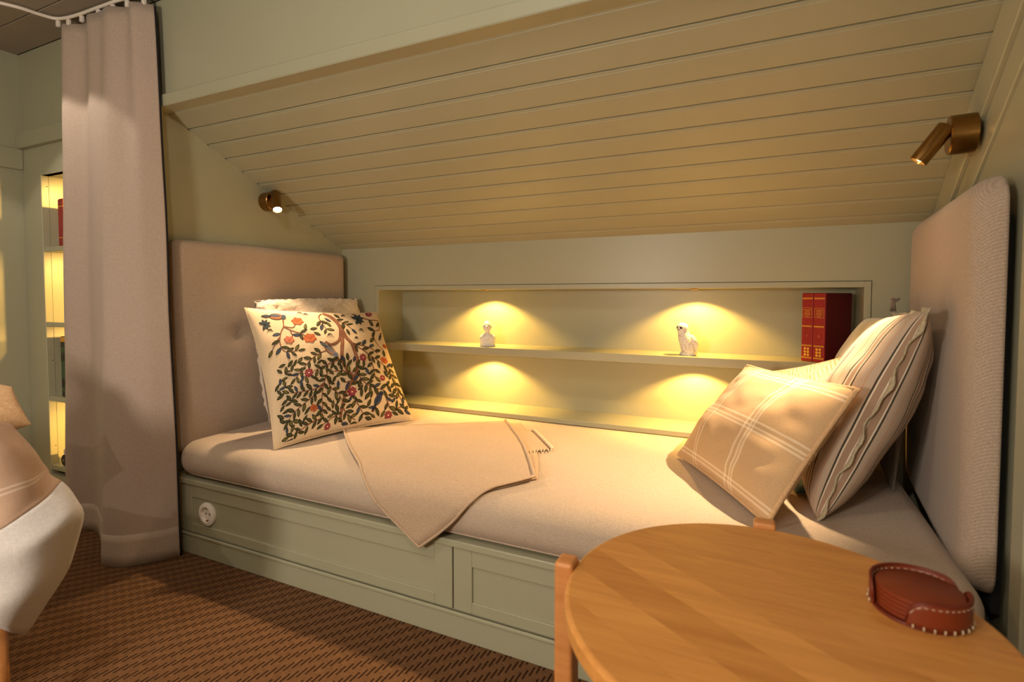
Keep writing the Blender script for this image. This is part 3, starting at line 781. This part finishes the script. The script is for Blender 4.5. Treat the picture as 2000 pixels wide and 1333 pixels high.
# fold at the corner by the far edge and the under-flap that peeps out
tube('folded_edge', [p[-1] for p in P2][::-1], .0065, M['throw'], th, 8)
fl1, P3 = patch('under_flap', [(-1.02, S(1.99)), (-.86, S(2.00)), (-.690, S(1.775)), (-.80, S(1.655))], .006, M['throw'], th, 12, 12, .004, (0, 0, 0, 0), .002, 9)
tube('fringe_band', [p[-1] + Vector((.004, 0, .004)) for p in P3], .006, M['fringe'], th, 8)
for k in range(9):
    t = 6 + k * .6; i = int(t); i = min(i, 11); p = P3[i][-1]; e = P3[12][-1 - min(k, 10)] + Vector((0, 0, .003))
    tube('fringe', [e, e + Vector((.006, -.012, .002)), e + Vector((.010 + .004 * (k % 2), -.028, -.001))], .0018, M['fringe'], th, 5)

# ================================================================== NICHE OBJECTS
def loft(name, rings, mat, parent, seg=24, smooth=True):
    """rings: (cx, cy, z, rx, ry, rot) ellipses"""
    vs_, fs = [], []
    for cx, cy, z, rx, ry, ro in rings:
        for k in range(seg):
            a = 2 * math.pi * k / seg; x, y = rx * math.cos(a), ry * math.sin(a)
            vs_.append((cx + x * math.cos(ro) - y * math.sin(ro), cy + x * math.sin(ro) + y * math.cos(ro), z))
    for i in range(len(rings) - 1):
        for k in range(seg):
            k2 = (k + 1) % seg; fs.append((i * seg + k, i * seg + k2, (i + 1) * seg + k2, (i + 1) * seg + k))
    fs.append(tuple(range(seg))[::-1]); fs.append(tuple((len(rings) - 1) * seg + k for k in range(seg)))
    return raw(name, vs_, fs, mat, parent, smooth)
# bust
bx, by, bz = -1.245, 2.33, SH
bu = thing('bust_figurine', 'small white portrait bust on the niche shelf', 'figurine', (bx, by, bz))
R0 = .35
loft('torso', [(bx, by, bz + z, rx, ry, R0) for z, rx, ry in ((0, .036, .020), (.004, .038, .021), (.025, .0385, .022), (.040, .040, .023), (.050, .039, .022), (.057, .030, .018), (.061, .017, .014), (.068, .0115, .0115), (.078, .0105, .011))], M['porcelain'], bu)
hd = []
for k in range(13):
    t = k / 12; z = bz + .070 + .056 * t; r = math.sin(math.pi * (.08 + .90 * t)) ** .55
    hd.append((bx - .002 + .003 * (1 - t), by - .003, z,   .0205 * r, .0215 * r, R0))
loft('head', hd, M['porcelain'], bu)
fd = Vector((math.sin(R0), -math.cos(R0), 0)); sd_ = Vector((math.cos(R0), math.sin(R0), 0)); hc = Vector((bx, by - .003, bz + .098))
tube('nose', [hc + fd * .0205 + Vector((0, 0, .006)), hc + fd * .0255 + Vector((0, 0, -.004)), hc + fd * .0205 + Vector((0, 0, -.006))], .0028, M['porcelain'], bu, 8)
tube('mouth', [hc + fd * .0192 + sd_ * -.005 + Vector((0, 0, -.013)), hc + fd * .0205 + Vector((0, 0, -.012)), hc + fd * .0192 + sd_ * .005 + Vector((0, 0, -.013))], .0016, M['porcelain'], bu, 6)
for s in (-1, 1):
    tube('eye', [hc + fd * .0192 + sd_ * (s * .0085) + Vector((0, 0, .003)), hc + fd * .0205 + sd_ * (s * .0045) + Vector((0, 0, .003))], .0018, M['grey_dot'], bu, 6)
    tube('ear', [hc + sd_ * (s * .0205) + Vector((0, 0, .006)), hc + sd_ * (s * .0225), hc + sd_ * (s * .020) + Vector((0, 0, -.007))], .0016, M['porcelain'], bu, 8)
    tube('collar', [Vector((bx, by, bz + .030)) + fd * .0235, Vector((bx, by, bz + .048)) + fd * .019 + sd_ * (s * .018), Vector((bx, by, bz + .060)) + sd_ * (s * .024)], .0028, M['porcelain'], bu, 8)
# owl
ox, oy, oz = -.295, 2.345, SH
ow = thing('owl_figurine', 'white speckled owl figurine on the niche shelf', 'figurine', (ox, oy, oz))
ga = G('speckled_white'); nz = ga.noise(ga.scl(ga.co(), (1, 1, .6)), 240, 2); ga.base(ga.mix(ga.ramp(nz, .56, .66), srgb(242, 236, 228), srgb(186, 160, 148))); M['owl'] = ga.set(.5)
loft('body', [(ox + dx, oy, oz + z, rx, ry, -.35) for dx, z, rx, ry in ((.006, 0, .026, .022), (.006, .004, .030, .025), (.003, .025, .031, .027), (-.003, .050, .032, .028), (-.010, .075, .030, .026), (-.016, .092, .025, .022), (-.0185, .100, .0225, .021), (-.020, .110, .0245, .023), (-.021, .122, .0235, .022), (-.020, .131, .017, .016), (-.020, .136, .006, .006))], M['owl'], ow, 28)
fo_ = Vector((-.62, -.78, 0)); so_ = Vector((.78, -.62, 0)); oc = Vector((ox - .020, oy, oz + .116))
for s in (-1, 1):
    lathe('eye', [(.0055, 0), (.005, .0025), (.002, .004)], M['black_rubber'], ow, frame_mtx(oc + fo_ * .0195 + so_ * (s * .0105), fo_ + so_ * (s * .35)), 14)
    pts = [oc + Vector((.02 * 1, 0, 0)) + so_ * (s * .022) + Vector((0, 0, -.03)), Vector((ox + .010, oy, oz + .055)) + so_ * (s * .028), Vector((ox + .022, oy, oz + .018)) + so_ * (s * .022)]
    tube('wing', catmull(pts, 5), .012, M['owl'], ow, 10, True, [.3, .6, .8, .95, 1, 1, .95, .85, .7, .5, .25])
    tube('ear_tuft', [oc + so_ * (s * .012) + Vector((0, 0, .012)), oc + so_ * (s * .016) + Vector((0, 0, .022))], .004, M['owl'], ow, 8, True, [1, .2])
lathe('beak', [(.004, 0), (.0028, .005), (.0004, .009)], M['grey_dot'], ow, frame_mtx(oc + fo_ * .019 + Vector((0, 0, -.006)), fo_ + Vector((0, 0, -.7))), 10)
tube('tail', [Vector((ox + .020, oy + .004, oz + .03)), Vector((ox + .034, oy + .008, oz + .004))], .010, M['owl'], ow, 10, True, [1, .6])
loft('perch', [(ox + .002, oy - .004, oz + z, rx, rx * .8, 0) for z, rx in ((0, .033), (.006, .034), (.012, .030), (.016, .024))], M['owl'], ow, 20)

# red volumes, turned so that the spines face the bed
def big_book(label, x, num, ang=math.radians(37)):
    """x: shift along the row"""
    piv = Vector((.200, 2.275, SH)); W, D, Hh = .046, .165, .261
    ex = Vector((math.cos(ang), -math.sin(ang), 0)) * 1.0; ey = Vector((math.sin(ang), math.cos(ang), 0))
    o = piv + ex * x
    mt_ = Matrix(((ex.x, ey.x, 0, o.x), (ex.y, ey.y, 0, o.y), (0, 0, 1, o.z), (0, 0, 0, 1)))
    t = thing('book', label, 'book', o, 'red leather volumes in the niche')
    box('spine', (-W, 0, 0), (0, .010, Hh), M['red'], t, .004, 3, mt_)
    for xx in (-W, -.003): box('cover', (xx, .006, 0), (xx + .003, D, Hh), M['red_dark'], t, .001, 1, mt_)
    box('page_block', (-W + .0035, .008, .004), (-.0035, D - .004, Hh - .004), M['paper'], t, 0, 1, mt_)
    for z in (.012, .058, .132, .238): 
        box('gilt_band', (-W + .003, -.0008, z), (-.003, .002, z + .0058), M['gold'], t, .0004, 1, mt_)
    # title frame with worn gilt lettering lines
    z0, z1 = .168, .204
    for a in ((-W + .005, z0, -.005, z0 + .0014), (-W + .005, z1, -.005, z1 + .0014), (-W + .005, z0, -W + .0064, z1), (-.0064, z0, -.005, z1)):
        box('gilt_frame', (a[0], -.0008, a[1]), (a[2], .002, a[3]), M['gold'], t, 0, 1, mt_)
    for k in range(5):
        ww = (.008, .012, .012, .010, .013)[k]
        box('gilt_lettering', (-W / 2 - ww, -.0007, .172 + k * .006), (-W / 2 + ww, .002, .1745 + k * .006), M['gold'], t, 0, 1, mt_)
    tm = mt_ @ Matrix.Translation((-W / 2, -.0004, .098)) @ Matrix.Rotation(math.radians(90), 4, 'X')
    text_mesh('volume_number', num, .012, tm, M['gold'], t)
    for k in range(3):
        for j in range(2):
            lathe('gilt_ornament', [(.0046, 0), (.0052, .0006), (.0034, .0008), (.0028, .0004)], M['gold'], t, mt_ @ Matrix.Translation((-W / 2 - .006 + j * .012, -.0002, .026 + k * .0115)) @ Matrix.Rotation(math.radians(90), 4, 'X'), 14)
    return t
big_book('red leather volume numbered 1 in the niche, farther from the cushions', -.0465, '1')
big_book('red leather volume numbered 2 in the niche, its dark cover showing', 0, '2')

# ================================================================== READING LAMPS
def reading_lamp(label, base, nrm, top, lens, power, rb=.047, size=1.15):
    nrm = Vector(nrm).normalized(); base, top, lens = Vector(base), Vector(top), Vector(lens); d = (lens - top).normalized()
    t = thing('reading_lamp', label, 'lamp', base, 'brass reading lamps')
    bmx = frame_mtx(base, nrm)
    lathe('wall_base', [(rb, 0), (rb, .050), (rb - .003, .053), (.004, .0535)], M['brass'], t, bmx, 40)
    lathe('switch', [(.006, 0), (.006, .004), (.004, .005)], M['black_rubber'], t, bmx @ Matrix.Translation((.012, -.028, .053)), 14)
    j0 = base + nrm * .05; j1 = top + d * .020
    tube('arm', [j0 + Vector((0, 0, .012)), j0 + nrm * .012 + Vector((0, 0, .012)), j1], .010, M['brass'], t, 16)
    hm = frame_mtx(top, d); Lh = (lens - top).length
    lathe('head', [(.006, -.002), (.0185, 0), (.0205, .003), (.0205, Lh), (.0185, Lh + .001), (.0165, Lh - .008)], M['brass'], t, hm, 32, True, False)
    lathe('lens', [(.0172, Lh - .007), (.0165, Lh - .0055), (.002, Lh - .005)], M['bulb'], t, hm, 24)
    p = lens + d * .006
    lamp('reading_light', 'SPOT', p, power, READ, .009, p + d, size, 1.0)
    return t
RB = Vector((xw(1.69) - .020, 1.69, 1.402))
reading_lamp('brass swivel reading lamp above the striped cushion', RB, Nh, (.3974, 1.664, 1.4184), (.3424, 1.672, 1.3394), P_READ, .048, 1.28)
reading_lamp('brass swivel reading lamp above the tree cushion', (XG, 1.775, 1.439), (1, 0, 0), (-2.046, 1.760, 1.474), (-1.996, 1.728, 1.388), P_READ_LEFT, .044, 1.5)

# ================================================================== CURTAIN AND TRACK
top = [(-2.575, 1.195), (-2.520, 1.178), (-2.452, 1.212), (-2.360, 1.180), (-2.285, 1.190), (-2.225, 1.178), (-2.166, 1.212), (-2.110, 1.200), (-2.064, 1.246)]
bot = [(-2.735, 1.232), (-2.655, 1.196), (-2.560, 1.246), (-2.400, 1.192), (-2.262, 1.128), (-2.200, 1.096), (-2.118, 1.116), (-2.055, 1.190), (-2.012, 1.262)]
PT, PB = catmull([(x, y, 0) for x, y in top], 12), catmull([(x, y, 0) for x, y in bot], 12)
zt, zb = 2.075, .0015
rows = []
nz_ = 48
for i in range(nz_ + 1):
    t = i / nz_; z = zt + (zb - zt) * t; k = t ** .85
    row = []
    for j, (a, b) in enumerate(zip(PT, PB)):
        p = a.lerp(b, k); p = Vector((p.x, p.y, z)); p.y += .004 * noise.noise(Vector((j * .11, z * 2.2, 1)))
        p.x += .004 * noise.noise(Vector((j * .11, z * 2.2, 5))); p.y = min(p.y, YF - .012); row.append(p)
    rows.append(row)
cu = thing('curtain', 'tall taupe linen curtain hanging in folds beside the daybed', 'curtain', (-2.3, 1.2, 0))
grid_mesh('drape', rows, M['curtain'], cu, True, .003, True, 0)
def normal_off(P, d):
    out = []
    for i, row in enumerate(P):
        r = []
        for j, p in enumerate(row):
            a = row[min(j + 1, len(row) - 1)] - row[max(j - 1, 0)]; n_ = Vector((a.y, -a.x, 0)); n_ = n_.normalized() if n_.length > 1e-6 else Vector((0, -1, 0))
            r.append(p + n_ * d)
        out.append(r)
    return out
hem_rows = [[r[j].lerp(rows[-1][j], 0) for j in range(len(r))] for r in rows[-4:]]
h0 = [rows[-4][j].lerp(rows[-3][j], .3) for j in range(len(rows[0]))]
grid_mesh('hem', normal_off([h0] + rows[-3:], .003), M['curtain'], cu, True, .002, True, 0)
lin = [[p + Vector((.0025, .006, 0)) for p in r[-10:]] for r in rows]  # black strip standing in for the shadow gap along the curtain's right edge
grid_mesh('gap_shade', [[Vector((p.x, min(p.y, YF - .004), p.z)) for p in r] for r in lin], M['gap_shade'], cu, True, .002, True, 0)
tr = thing('curtain_track', 'white curved curtain track on the ceiling above the curtain', 'track', (-2.3, 1.2, ZC))
tp_ = catmull([(-2.06, 1.235, 2.102), (-2.17, 1.205, 2.102), (-2.303, 1.198, 2.102), (-2.468, 1.192, 2.102), (-2.560, 1.175, 2.102), (-2.585, 1.13, 2.102), (-2.60, 1.06, 2.102), (-2.66, .95, 2.102)], 8)
tube('rail', tp_, .0065, M['white_plastic'], tr, 10)
for k in range(2, 34, 5):
    p = tp_[k]; box('glider', (p.x - .008, p.y - .006, 2.070), (p.x + .008, p.y + .006, 2.094), M['white_plastic'], tr, .002, 1)

# ================================================================== BOOKCASE
bc = thing('bookcase', 'tall built-in sage bookcase with lit shelves behind the curtain', 'bookcase', (-2.65, YF, 0))
CX0, CX1, CY1 = -2.985, -2.19, 1.56
box('stile', (XL + .001, YF, 0), (CX0, YF + .03, 1.68), M['sage'], bc, .002, 1)
box('stile', (CX1, YF, 0), (XG - .036, YF + .03, 1.712), M['sage'], bc, .002, 1)
box('top_panel', (CX0, YF, 1.548), (CX1, YF + .03, 1.70), M['sage'], bc)
box('plinth_panel', (CX0, YF, 0), (CX1, YF + .03, .17), M['sage'], bc)
box('side_panel', (CX0 - .018, YF + .03, 0), (CX0, CY1, 1.60), M['sage'], bc)
box('side_panel', (CX1, YF + .03, 0), (CX1 + .018, CY1, 1.60), M['sage'], bc)
box('back_panel', (CX0, CY1 - .015, 0), (CX1, CY1, 1.60), M['sage'], bc)
SHZ = [.215, .536, .880, 1.222]
for z in SHZ: box('shelf', (CX0, YF + .003, z - .022), (CX1, CY1 - .015, z), M['sage'], bc, .0015, 1)
box('shelf', (CX0, YF + .003, 1.548), (CX1, CY1 - .015, 1.57), M['sage'], bc)
for z in (.512, .856, 1.198, 1.546):
    p = (-2.62, 1.475, z)
    lathe('puck_light', [(.020, 0), (.020, -.004), (.016, -.005)], M['led'], bc, Matrix.Translation(p), 20)
    lamp('bookcase_led_light', 'SPOT', (p[0], p[1], z - .012), P_CASE * 3, LED, .015, (p[0] - .30, p[1] + .0, z - .4), 2.2, .6)
for z in (.30, .70, 1.50):
    lathe('shelf_pin_hole', [(.0025, 0), (.002, .0006)], M['black_rubber'], bc, frame_mtx((CX0, 1.305, z), (1, 0, 0)), 10)
struct(box('wall_bookcase', (XL, YF, 1.68), (XG - .036, YF + .03, ZC), M['sage']))
struct(box('trim_6', (XL, YF - .022, 1.68), (XG - .05, YF + .002, 1.752), M['sage'], None, .004, 2))
def small_book(label, x0, x1, z0, z1, mat, mat2, band, y0=1.302, y1=1.45):
    t = thing('book', label, 'book', ((x0 + x1) / 2, y0, z0))
    bm = bmesh.new(); bm_box(bm, (x0, y0, z0), (x1, y0 + .012, z1)); bmesh.ops.bevel(bm, geom=bm.edges[:], offset=.004, segments=3, affect='EDGES')
    from_bm('spine', bm, mat, t)
    for xx in (x0, x1 - .003): box('cover', (xx, y0 + .008, z0), (xx + .003, y1, z1), mat, t)
    box('page_block', (x0 + .0035, y0 + .01, z0 + .004), (x1 - .0035, y1 - .004, z1 - .004), M['paper'], t)
    for za, zb_, mm in band: box('spine_band', (x0 + .006, y0 - .0008, za), (x1 - .004, y0 + .003, zb_), mm, t)
    return t
small_book('red hardback standing on the upper bookcase shelf', -2.895, -2.845, 1.222, 1.437, M['red'], M['red'], [(1.40, 1.404, M['gold']), (1.26, 1.264, M['gold'])])
small_book('thick black paperback standing on the lower bookcase shelf', -2.912, -2.838, .536, .814, M['black_cover'], M['black_cover'], [(.790, .812, M['gold']), (.62, .70, M['green_print']), (.74, .765, M['green_print']), (.56, .58, M['green_print'])])
ty = thing('toy_truck', 'small white toy truck with black wheels on the bottom shelf', 'toy', (-2.875, 1.325, .215))
box('body', (-2.918, 1.302, .262), (-2.80, 1.352, .292), M['white_plastic'], ty, .005, 2)
box('cab', (-2.912, 1.306, .290), (-2.85, 1.348, .310), M['white_plastic'], ty, .006, 2)
for wx in (-2.905, -2.82):
    for wy in (1.299, 1.344):
        wh = lathe('wheel', [(.010, 0), (.022, .001), (.026, .004), (.026, .009), (.022, .012), (.010, .012)], M['black_rubber'], ty, frame_mtx((wx, wy + .006, .241), (0, -1, 0)) @ Matrix.Translation((0, 0, -.004)), 24)
        lathe('hub', [(.008, 0), (.006, .004)], M['grey_dot'], wh, frame_mtx((wx, wy - .001, .241), (0, -1, 0)), 14)
box('chassis', (-2.915, 1.310, .245), (-2.81, 1.344, .264), M['black_rubber'], ty)

# ================================================================== SIDE TABLE
TX, TY, TZ, TR_ = .012, .872, .53, .3056
tb = thing('side_table', 'round oak side table with legs rising past its top', 'table', (TX, TY, 0))
ga_ = math.radians(-33.5); gd = Vector((math.cos(ga_), math.sin(ga_), 0)); gn = Vector((-gd.y, gd.x, 0))
cuts = [-.32, -.236, -.166, -.098, -.028, .034, .104, .168, .236, .32]
for a, b in zip(cuts[:-1], cuts[1:]):
    bm = bmesh.new(); seg = 128; prof = [(TR_ - .006, -.030), (TR_, -.026), (TR_, -.006), (TR_ - .0035, -.0015), (TR_ - .007, 0)]
    rg = [[bm.verts.new((TX + r * math.cos(2 * math.pi * k / seg), TY + r * math.sin(2 * math.pi * k / seg), TZ + z)) for k in range(seg)] for r, z in prof]
    for i in range(len(prof) - 1):
        for k in range(seg): bm.faces.new((rg[i][k], rg[i][(k + 1) % seg], rg[i + 1][(k + 1) % seg], rg[i + 1][k]))
    bm.faces.new(rg[0][::-1]); bm.faces.new(rg[-1])
    for off, sgn in ((a + .0002, 1), (b - .0002, -1)):
        if abs(off) > TR_: continue
        r = bmesh.ops.bisect_plane(bm, geom=bm.verts[:] + bm.edges[:] + bm.faces[:], plane_co=Vector((TX, TY, 0)) + gn * off, plane_no=gn * -sgn, clear_outer=True)
        ed = [e for e in r['geom_cut'] if isinstance(e, bmesh.types.BMEdge)]
        bmesh.ops.holes_fill(bm, edges=ed, sides=0)
    from_bm('stave', bm, M['oak'], tb)
for th_ in (181, 91, 1, 271):
    a = math.radians(th_); c = Vector((TX + math.cos(a) * (TR_ + .010), TY + math.sin(a) * (TR_ + .010), 0))
    mm = Matrix.Translation(c) @ Matrix.Rotation(a, 4, 'Z')
    box('leg', (-.014, -.021, 0), (.020, .021, TZ + .010), M['oak_leg'], tb, .007, 4, mm)
for th_ in (91, 1):
    a = math.radians(th_); mm = Matrix.Translation((TX, TY, 0)) @ Matrix.Rotation(a, 4, 'Z')
    box('stretcher', (-TR_, -.014, TZ - .060 - (.0 if th_ == 1 else .0)), (TR_, .014, TZ - .0305), M['oak_leg'], tb, .003, 2, mm)

# leather coaster holder with coasters
KX, KY = .214, .962
ch = thing('coaster_holder', 'stitched brown leather coaster holder on the oak table', 'holder', (KX, KY, TZ))
lathe('base_disc', [(.060, 0), (.061, .002), (.060, .004)], M['leather_dark'], ch, Matrix.Translation((KX, KY, TZ)), 48)
def wall_strip(name, a0, a1, r, h, mat, parent):
    n = 36; P = []
    for i in range(n + 1):
        t = i / n; a = math.radians(a0 + (a1 - a0) * t); e = min(t, 1 - t) / .16
        hh = h * (.25 + .75 * math.sqrt(max(0, 1 - (1 - min(1, e)) ** 2)))
        P.append([Vector((KX + r * math.cos(a), KY + r * math.sin(a), TZ + .0035 + (hh - .0035) * q / 4)) for q in range(5)])
    return grid_mesh(name, P, mat, parent, False, .004, True, 0), P
for a0, a1 in ((-115, 20), (22, 192)):
    ws, P = wall_strip('wall', a0, a1, .060, .040, M['leather'], ch)
    tube('rolled_edge', [p[-1] for p in P], .0025, M['leather_dark'], ws, 8)
    for i in range(2, 36, 3):
        p = P[i][0]; q = P[i + 1][0]; n_ = Vector((p.x - KX, p.y - KY, 0)).normalized()
        tube('stitch', [p + n_ * .0028 + Vector((0, 0, -.001)), p + n_ * .0036 + Vector((0, 0, .002)), p + n_ * .0028 + Vector((0, 0, .0045))], .0012, M['stitch'], ws, 6)
    for i in range(1, 35, 2):
        p = P[i][-1]; q = P[i + 1][-1]; n_ = Vector((p.x - KX, p.y - KY, 0)).normalized() * (1 if a0 < 0 else -1)
        tube('stitch', [p + n_ * .0026 - Vector((0, 0, .005)), q + n_ * .0026 - Vector((0, 0, .005))], .0006, M['stitch'], ws, 6)
for k in range(5):
    c = lathe('coaster', [(.053, 0), (.0545, .001), (.0545, .0052), (.053, .0062)], M['leather'], None, Matrix.Translation((KX, KY, TZ + .0045 + k * .0064)), 48)
    tag(c, ('bottom', 'second lowest', 'middle', 'second highest', 'top')[k] + ' brown leather coaster of the stack in the holder', 'coaster', 'leather coasters')

# ================================================================== CHAIR WITH THROW, LEFT FOREGROUND
arm = thing('armchair', 'armchair with wooden legs mostly hidden under the plaid throw', 'chair', (-1.75, .35, 0))
box('seat', (-2.02, .04, .24), (-1.55, .575, .50), M['grey_linen'], arm, .04, 5, None, True)
box('backrest', (-2.12, .02, .30), (-1.96, .575, .74), M['grey_linen'], arm, .05, 5, None, True)
box('armrest', (-2.0, .44, .45), (-1.56, .56, .63), M['grey_linen'], arm, .05, 5, None, True)
for lx, ly in ((-1.535, .555), (-1.60, .10), (-2.02, .53), (-2.02, .08)):
    tube('leg', [(lx, ly, 0), (lx - .008, ly - .004, .26)], .021, M['oak_leg'], arm, 14, True, [.62, 1])
PR = [[(-1.96, .43, .72), (-1.72, .45, .74), (-1.52, .50, .745), (-1.50, .570, .715), (-1.62, .625, .67)],
      [(-1.93, .41, .70), (-1.66, .43, .705), (-1.43, .505, .700), (-1.480, .609, .640), (-1.66, .655, .585)],
      [(-1.90, .40, .58), (-1.60, .42, .58), (-1.400, .515, .598), (-1.459, .618, .603), (-1.64, .680, .545)],
      [(-1.88, .40, .50), (-1.56, .42, .503), (-1.395, .511, .518), (-1.437, .627, .576), (-1.61, .695, .505)],
      [(-1.86, .40, .42), (-1.54, .42, .424), (-1.365, .525, .479), (-1.384, .649, .513), (-1.565, .712, .430)],
      [(-1.86, .40, .37), (-1.53, .42, .374), (-1.378, .513, .385), (-1.413, .629, .386), (-1.600, .692, .320)],
      [(-1.86, .40, .36), (-1.53, .42, .350), (-1.395, .503, .325), (-1.494, .584, .238), (-1.650, .655, .200)]]
cols = [catmull(r, 10) for r in PR]
fine = []
for j in range(len(cols[0])):
    c_ = [c[j] for c in cols]; q = [c_[i].lerp(c_[i + 1], k / 8) for i in range(len(c_) - 1) for k in range(8)] + [c_[-1]]
    for _ in range(2): q = [q[0]] + [(q[i - 1] + q[i] * 2 + q[i + 1]) / 4 for i in range(1, len(q) - 1)] + [q[-1]]
    fine.append(q)
PG = [[fine[j][i] for j in range(len(fine))] for i in range(len(fine[0]))]
for i, row in enumerate(PG):
    for j, p in enumerate(row):
        q = Vector((i * .13, j * .16, 3)); row[j] = p + Vector((noise.noise(q), noise.noise(q + Vector((7, 0, 0))), noise.noise(q + Vector((0, 7, 0))))) * .010
cut = 24
fgt = thing('throw_blanket', 'plaid throw with a broad white border, draped over the chair', 'blanket', (-1.6, .5, .35))
grid_mesh('plaid_field', PG[:cut + 1], M['throw_plaid'], fgt, True, .006, True, 0)
grid_mesh('white_border', PG[cut:], M['white_cloth'], fgt, True, .006, True, 0)
quad_cushion('tan cushion corner showing above the plaid throw', [(-2.12, .50, .86), (-1.905, .735, .745), (-1.845, .752, .640), (-1.98, .50, .56)], .08, M['tan'], 31, .02)

# ================================================================== FLOOR LAMPS IN THE ROOM (behind the camera)
def floor_lamp(label, x, y, z, power):
    t = thing('floor_lamp', label, 'lamp', (x, y, 0), 'floor lamps')
    lathe('base', [(.13, 0), (.13, .012), (.02, .022)], M['brass'], t, Matrix.Translation((x, y, 0)), 36)
    tube('pole', [(x, y, .02), (x, y, z + .06)], .010, M['brass'], t, 12)
    for zz in (-.15, .14): lathe('shade_ring', [(.15, zz), (.153, zz + .005), (.15, zz + .01)], M['brass'], t, Matrix.Translation((x, y, z)), 36, True, False)
    for k in range(3):
        a = k * 2.094; tube('shade_spoke', [(x, y, z + .05), (x + .15 * math.cos(a), y + .15 * math.sin(a), z + .145)], .003, M['brass'], t, 6)
    lathe('bulb', [(.012, -.05), (.03, -.02), (.035, .01), (.025, .035), (.006, .045)], M['bulb'], t, Matrix.Translation((x, y, z)), 24)
    lamp('floor_lamp_light', 'POINT', (x, y, z), power, WARM, .13)
floor_lamp('brass floor lamp standing behind the viewer', -1.00, -.90, 1.12, P_LAMP)
t = thing('added_ceiling_lamp', 'unseen opal ceiling lamp added to light the upper wall', 'lamp', (-.75, .15, ZC))  # unseen lamp, added to brighten the wall above the alcove
lathe('mount', [(.15, 0), (.15, -.012), (.13, -.016)], M['brass'], t, Matrix.Translation((-.75, .15, ZC)), 40)
lathe('rim', [(.152, -.010), (.156, -.014), (.152, -.018)], M['brass'], t, Matrix.Translation((-.75, .15, ZC)), 40, True, False)
lathe('opal_shade', [(.03, -.014), (.05, -.03), (.045, -.05), (.02, -.062), (.003, -.065)], M['downlight'], t, Matrix.Translation((-.75, .15, ZC)), 40)
lamp('added_ceiling_light', 'POINT', (-.75, .15, ZC - .14), P_ADDED, NEUTRAL, .06)

# ================================================================== CEILING DOWNLIGHTS (room lamps, behind and above the camera)
for i, (x, y, k, (ax, ay)) in enumerate(DOWN):
    t = thing('ceiling_downlight', 'recessed white ceiling downlight ' + ('in front of the bookcase and curtain', 'over the carpet beside the armchair', 'over the carpet behind the viewer', 'above the oak side table', 'in the far corner of the room behind the armchair')[i], 'light', (x, y, ZC), 'room downlights')
    lathe('trim_ring', [(.046, 0), (.047, -.004), (.038, -.006), (.034, -.002)], M['white_plastic'], t, Matrix.Translation((x, y, ZC)), 32, True, False)
    lathe('lens', [(.034, -.001), (.033, -.003)], M['downlight'], t, Matrix.Translation((x, y, ZC)), 28)
    lamp('room_light', 'SPOT', (x, y, ZC - .012), P_ROOM * k, WARM, .012 if i in (0, 2) else .035, (x + ax, y + ay, 1.0), 1.78 if i == 0 else 2.3, .15 if i == 0 else .5)
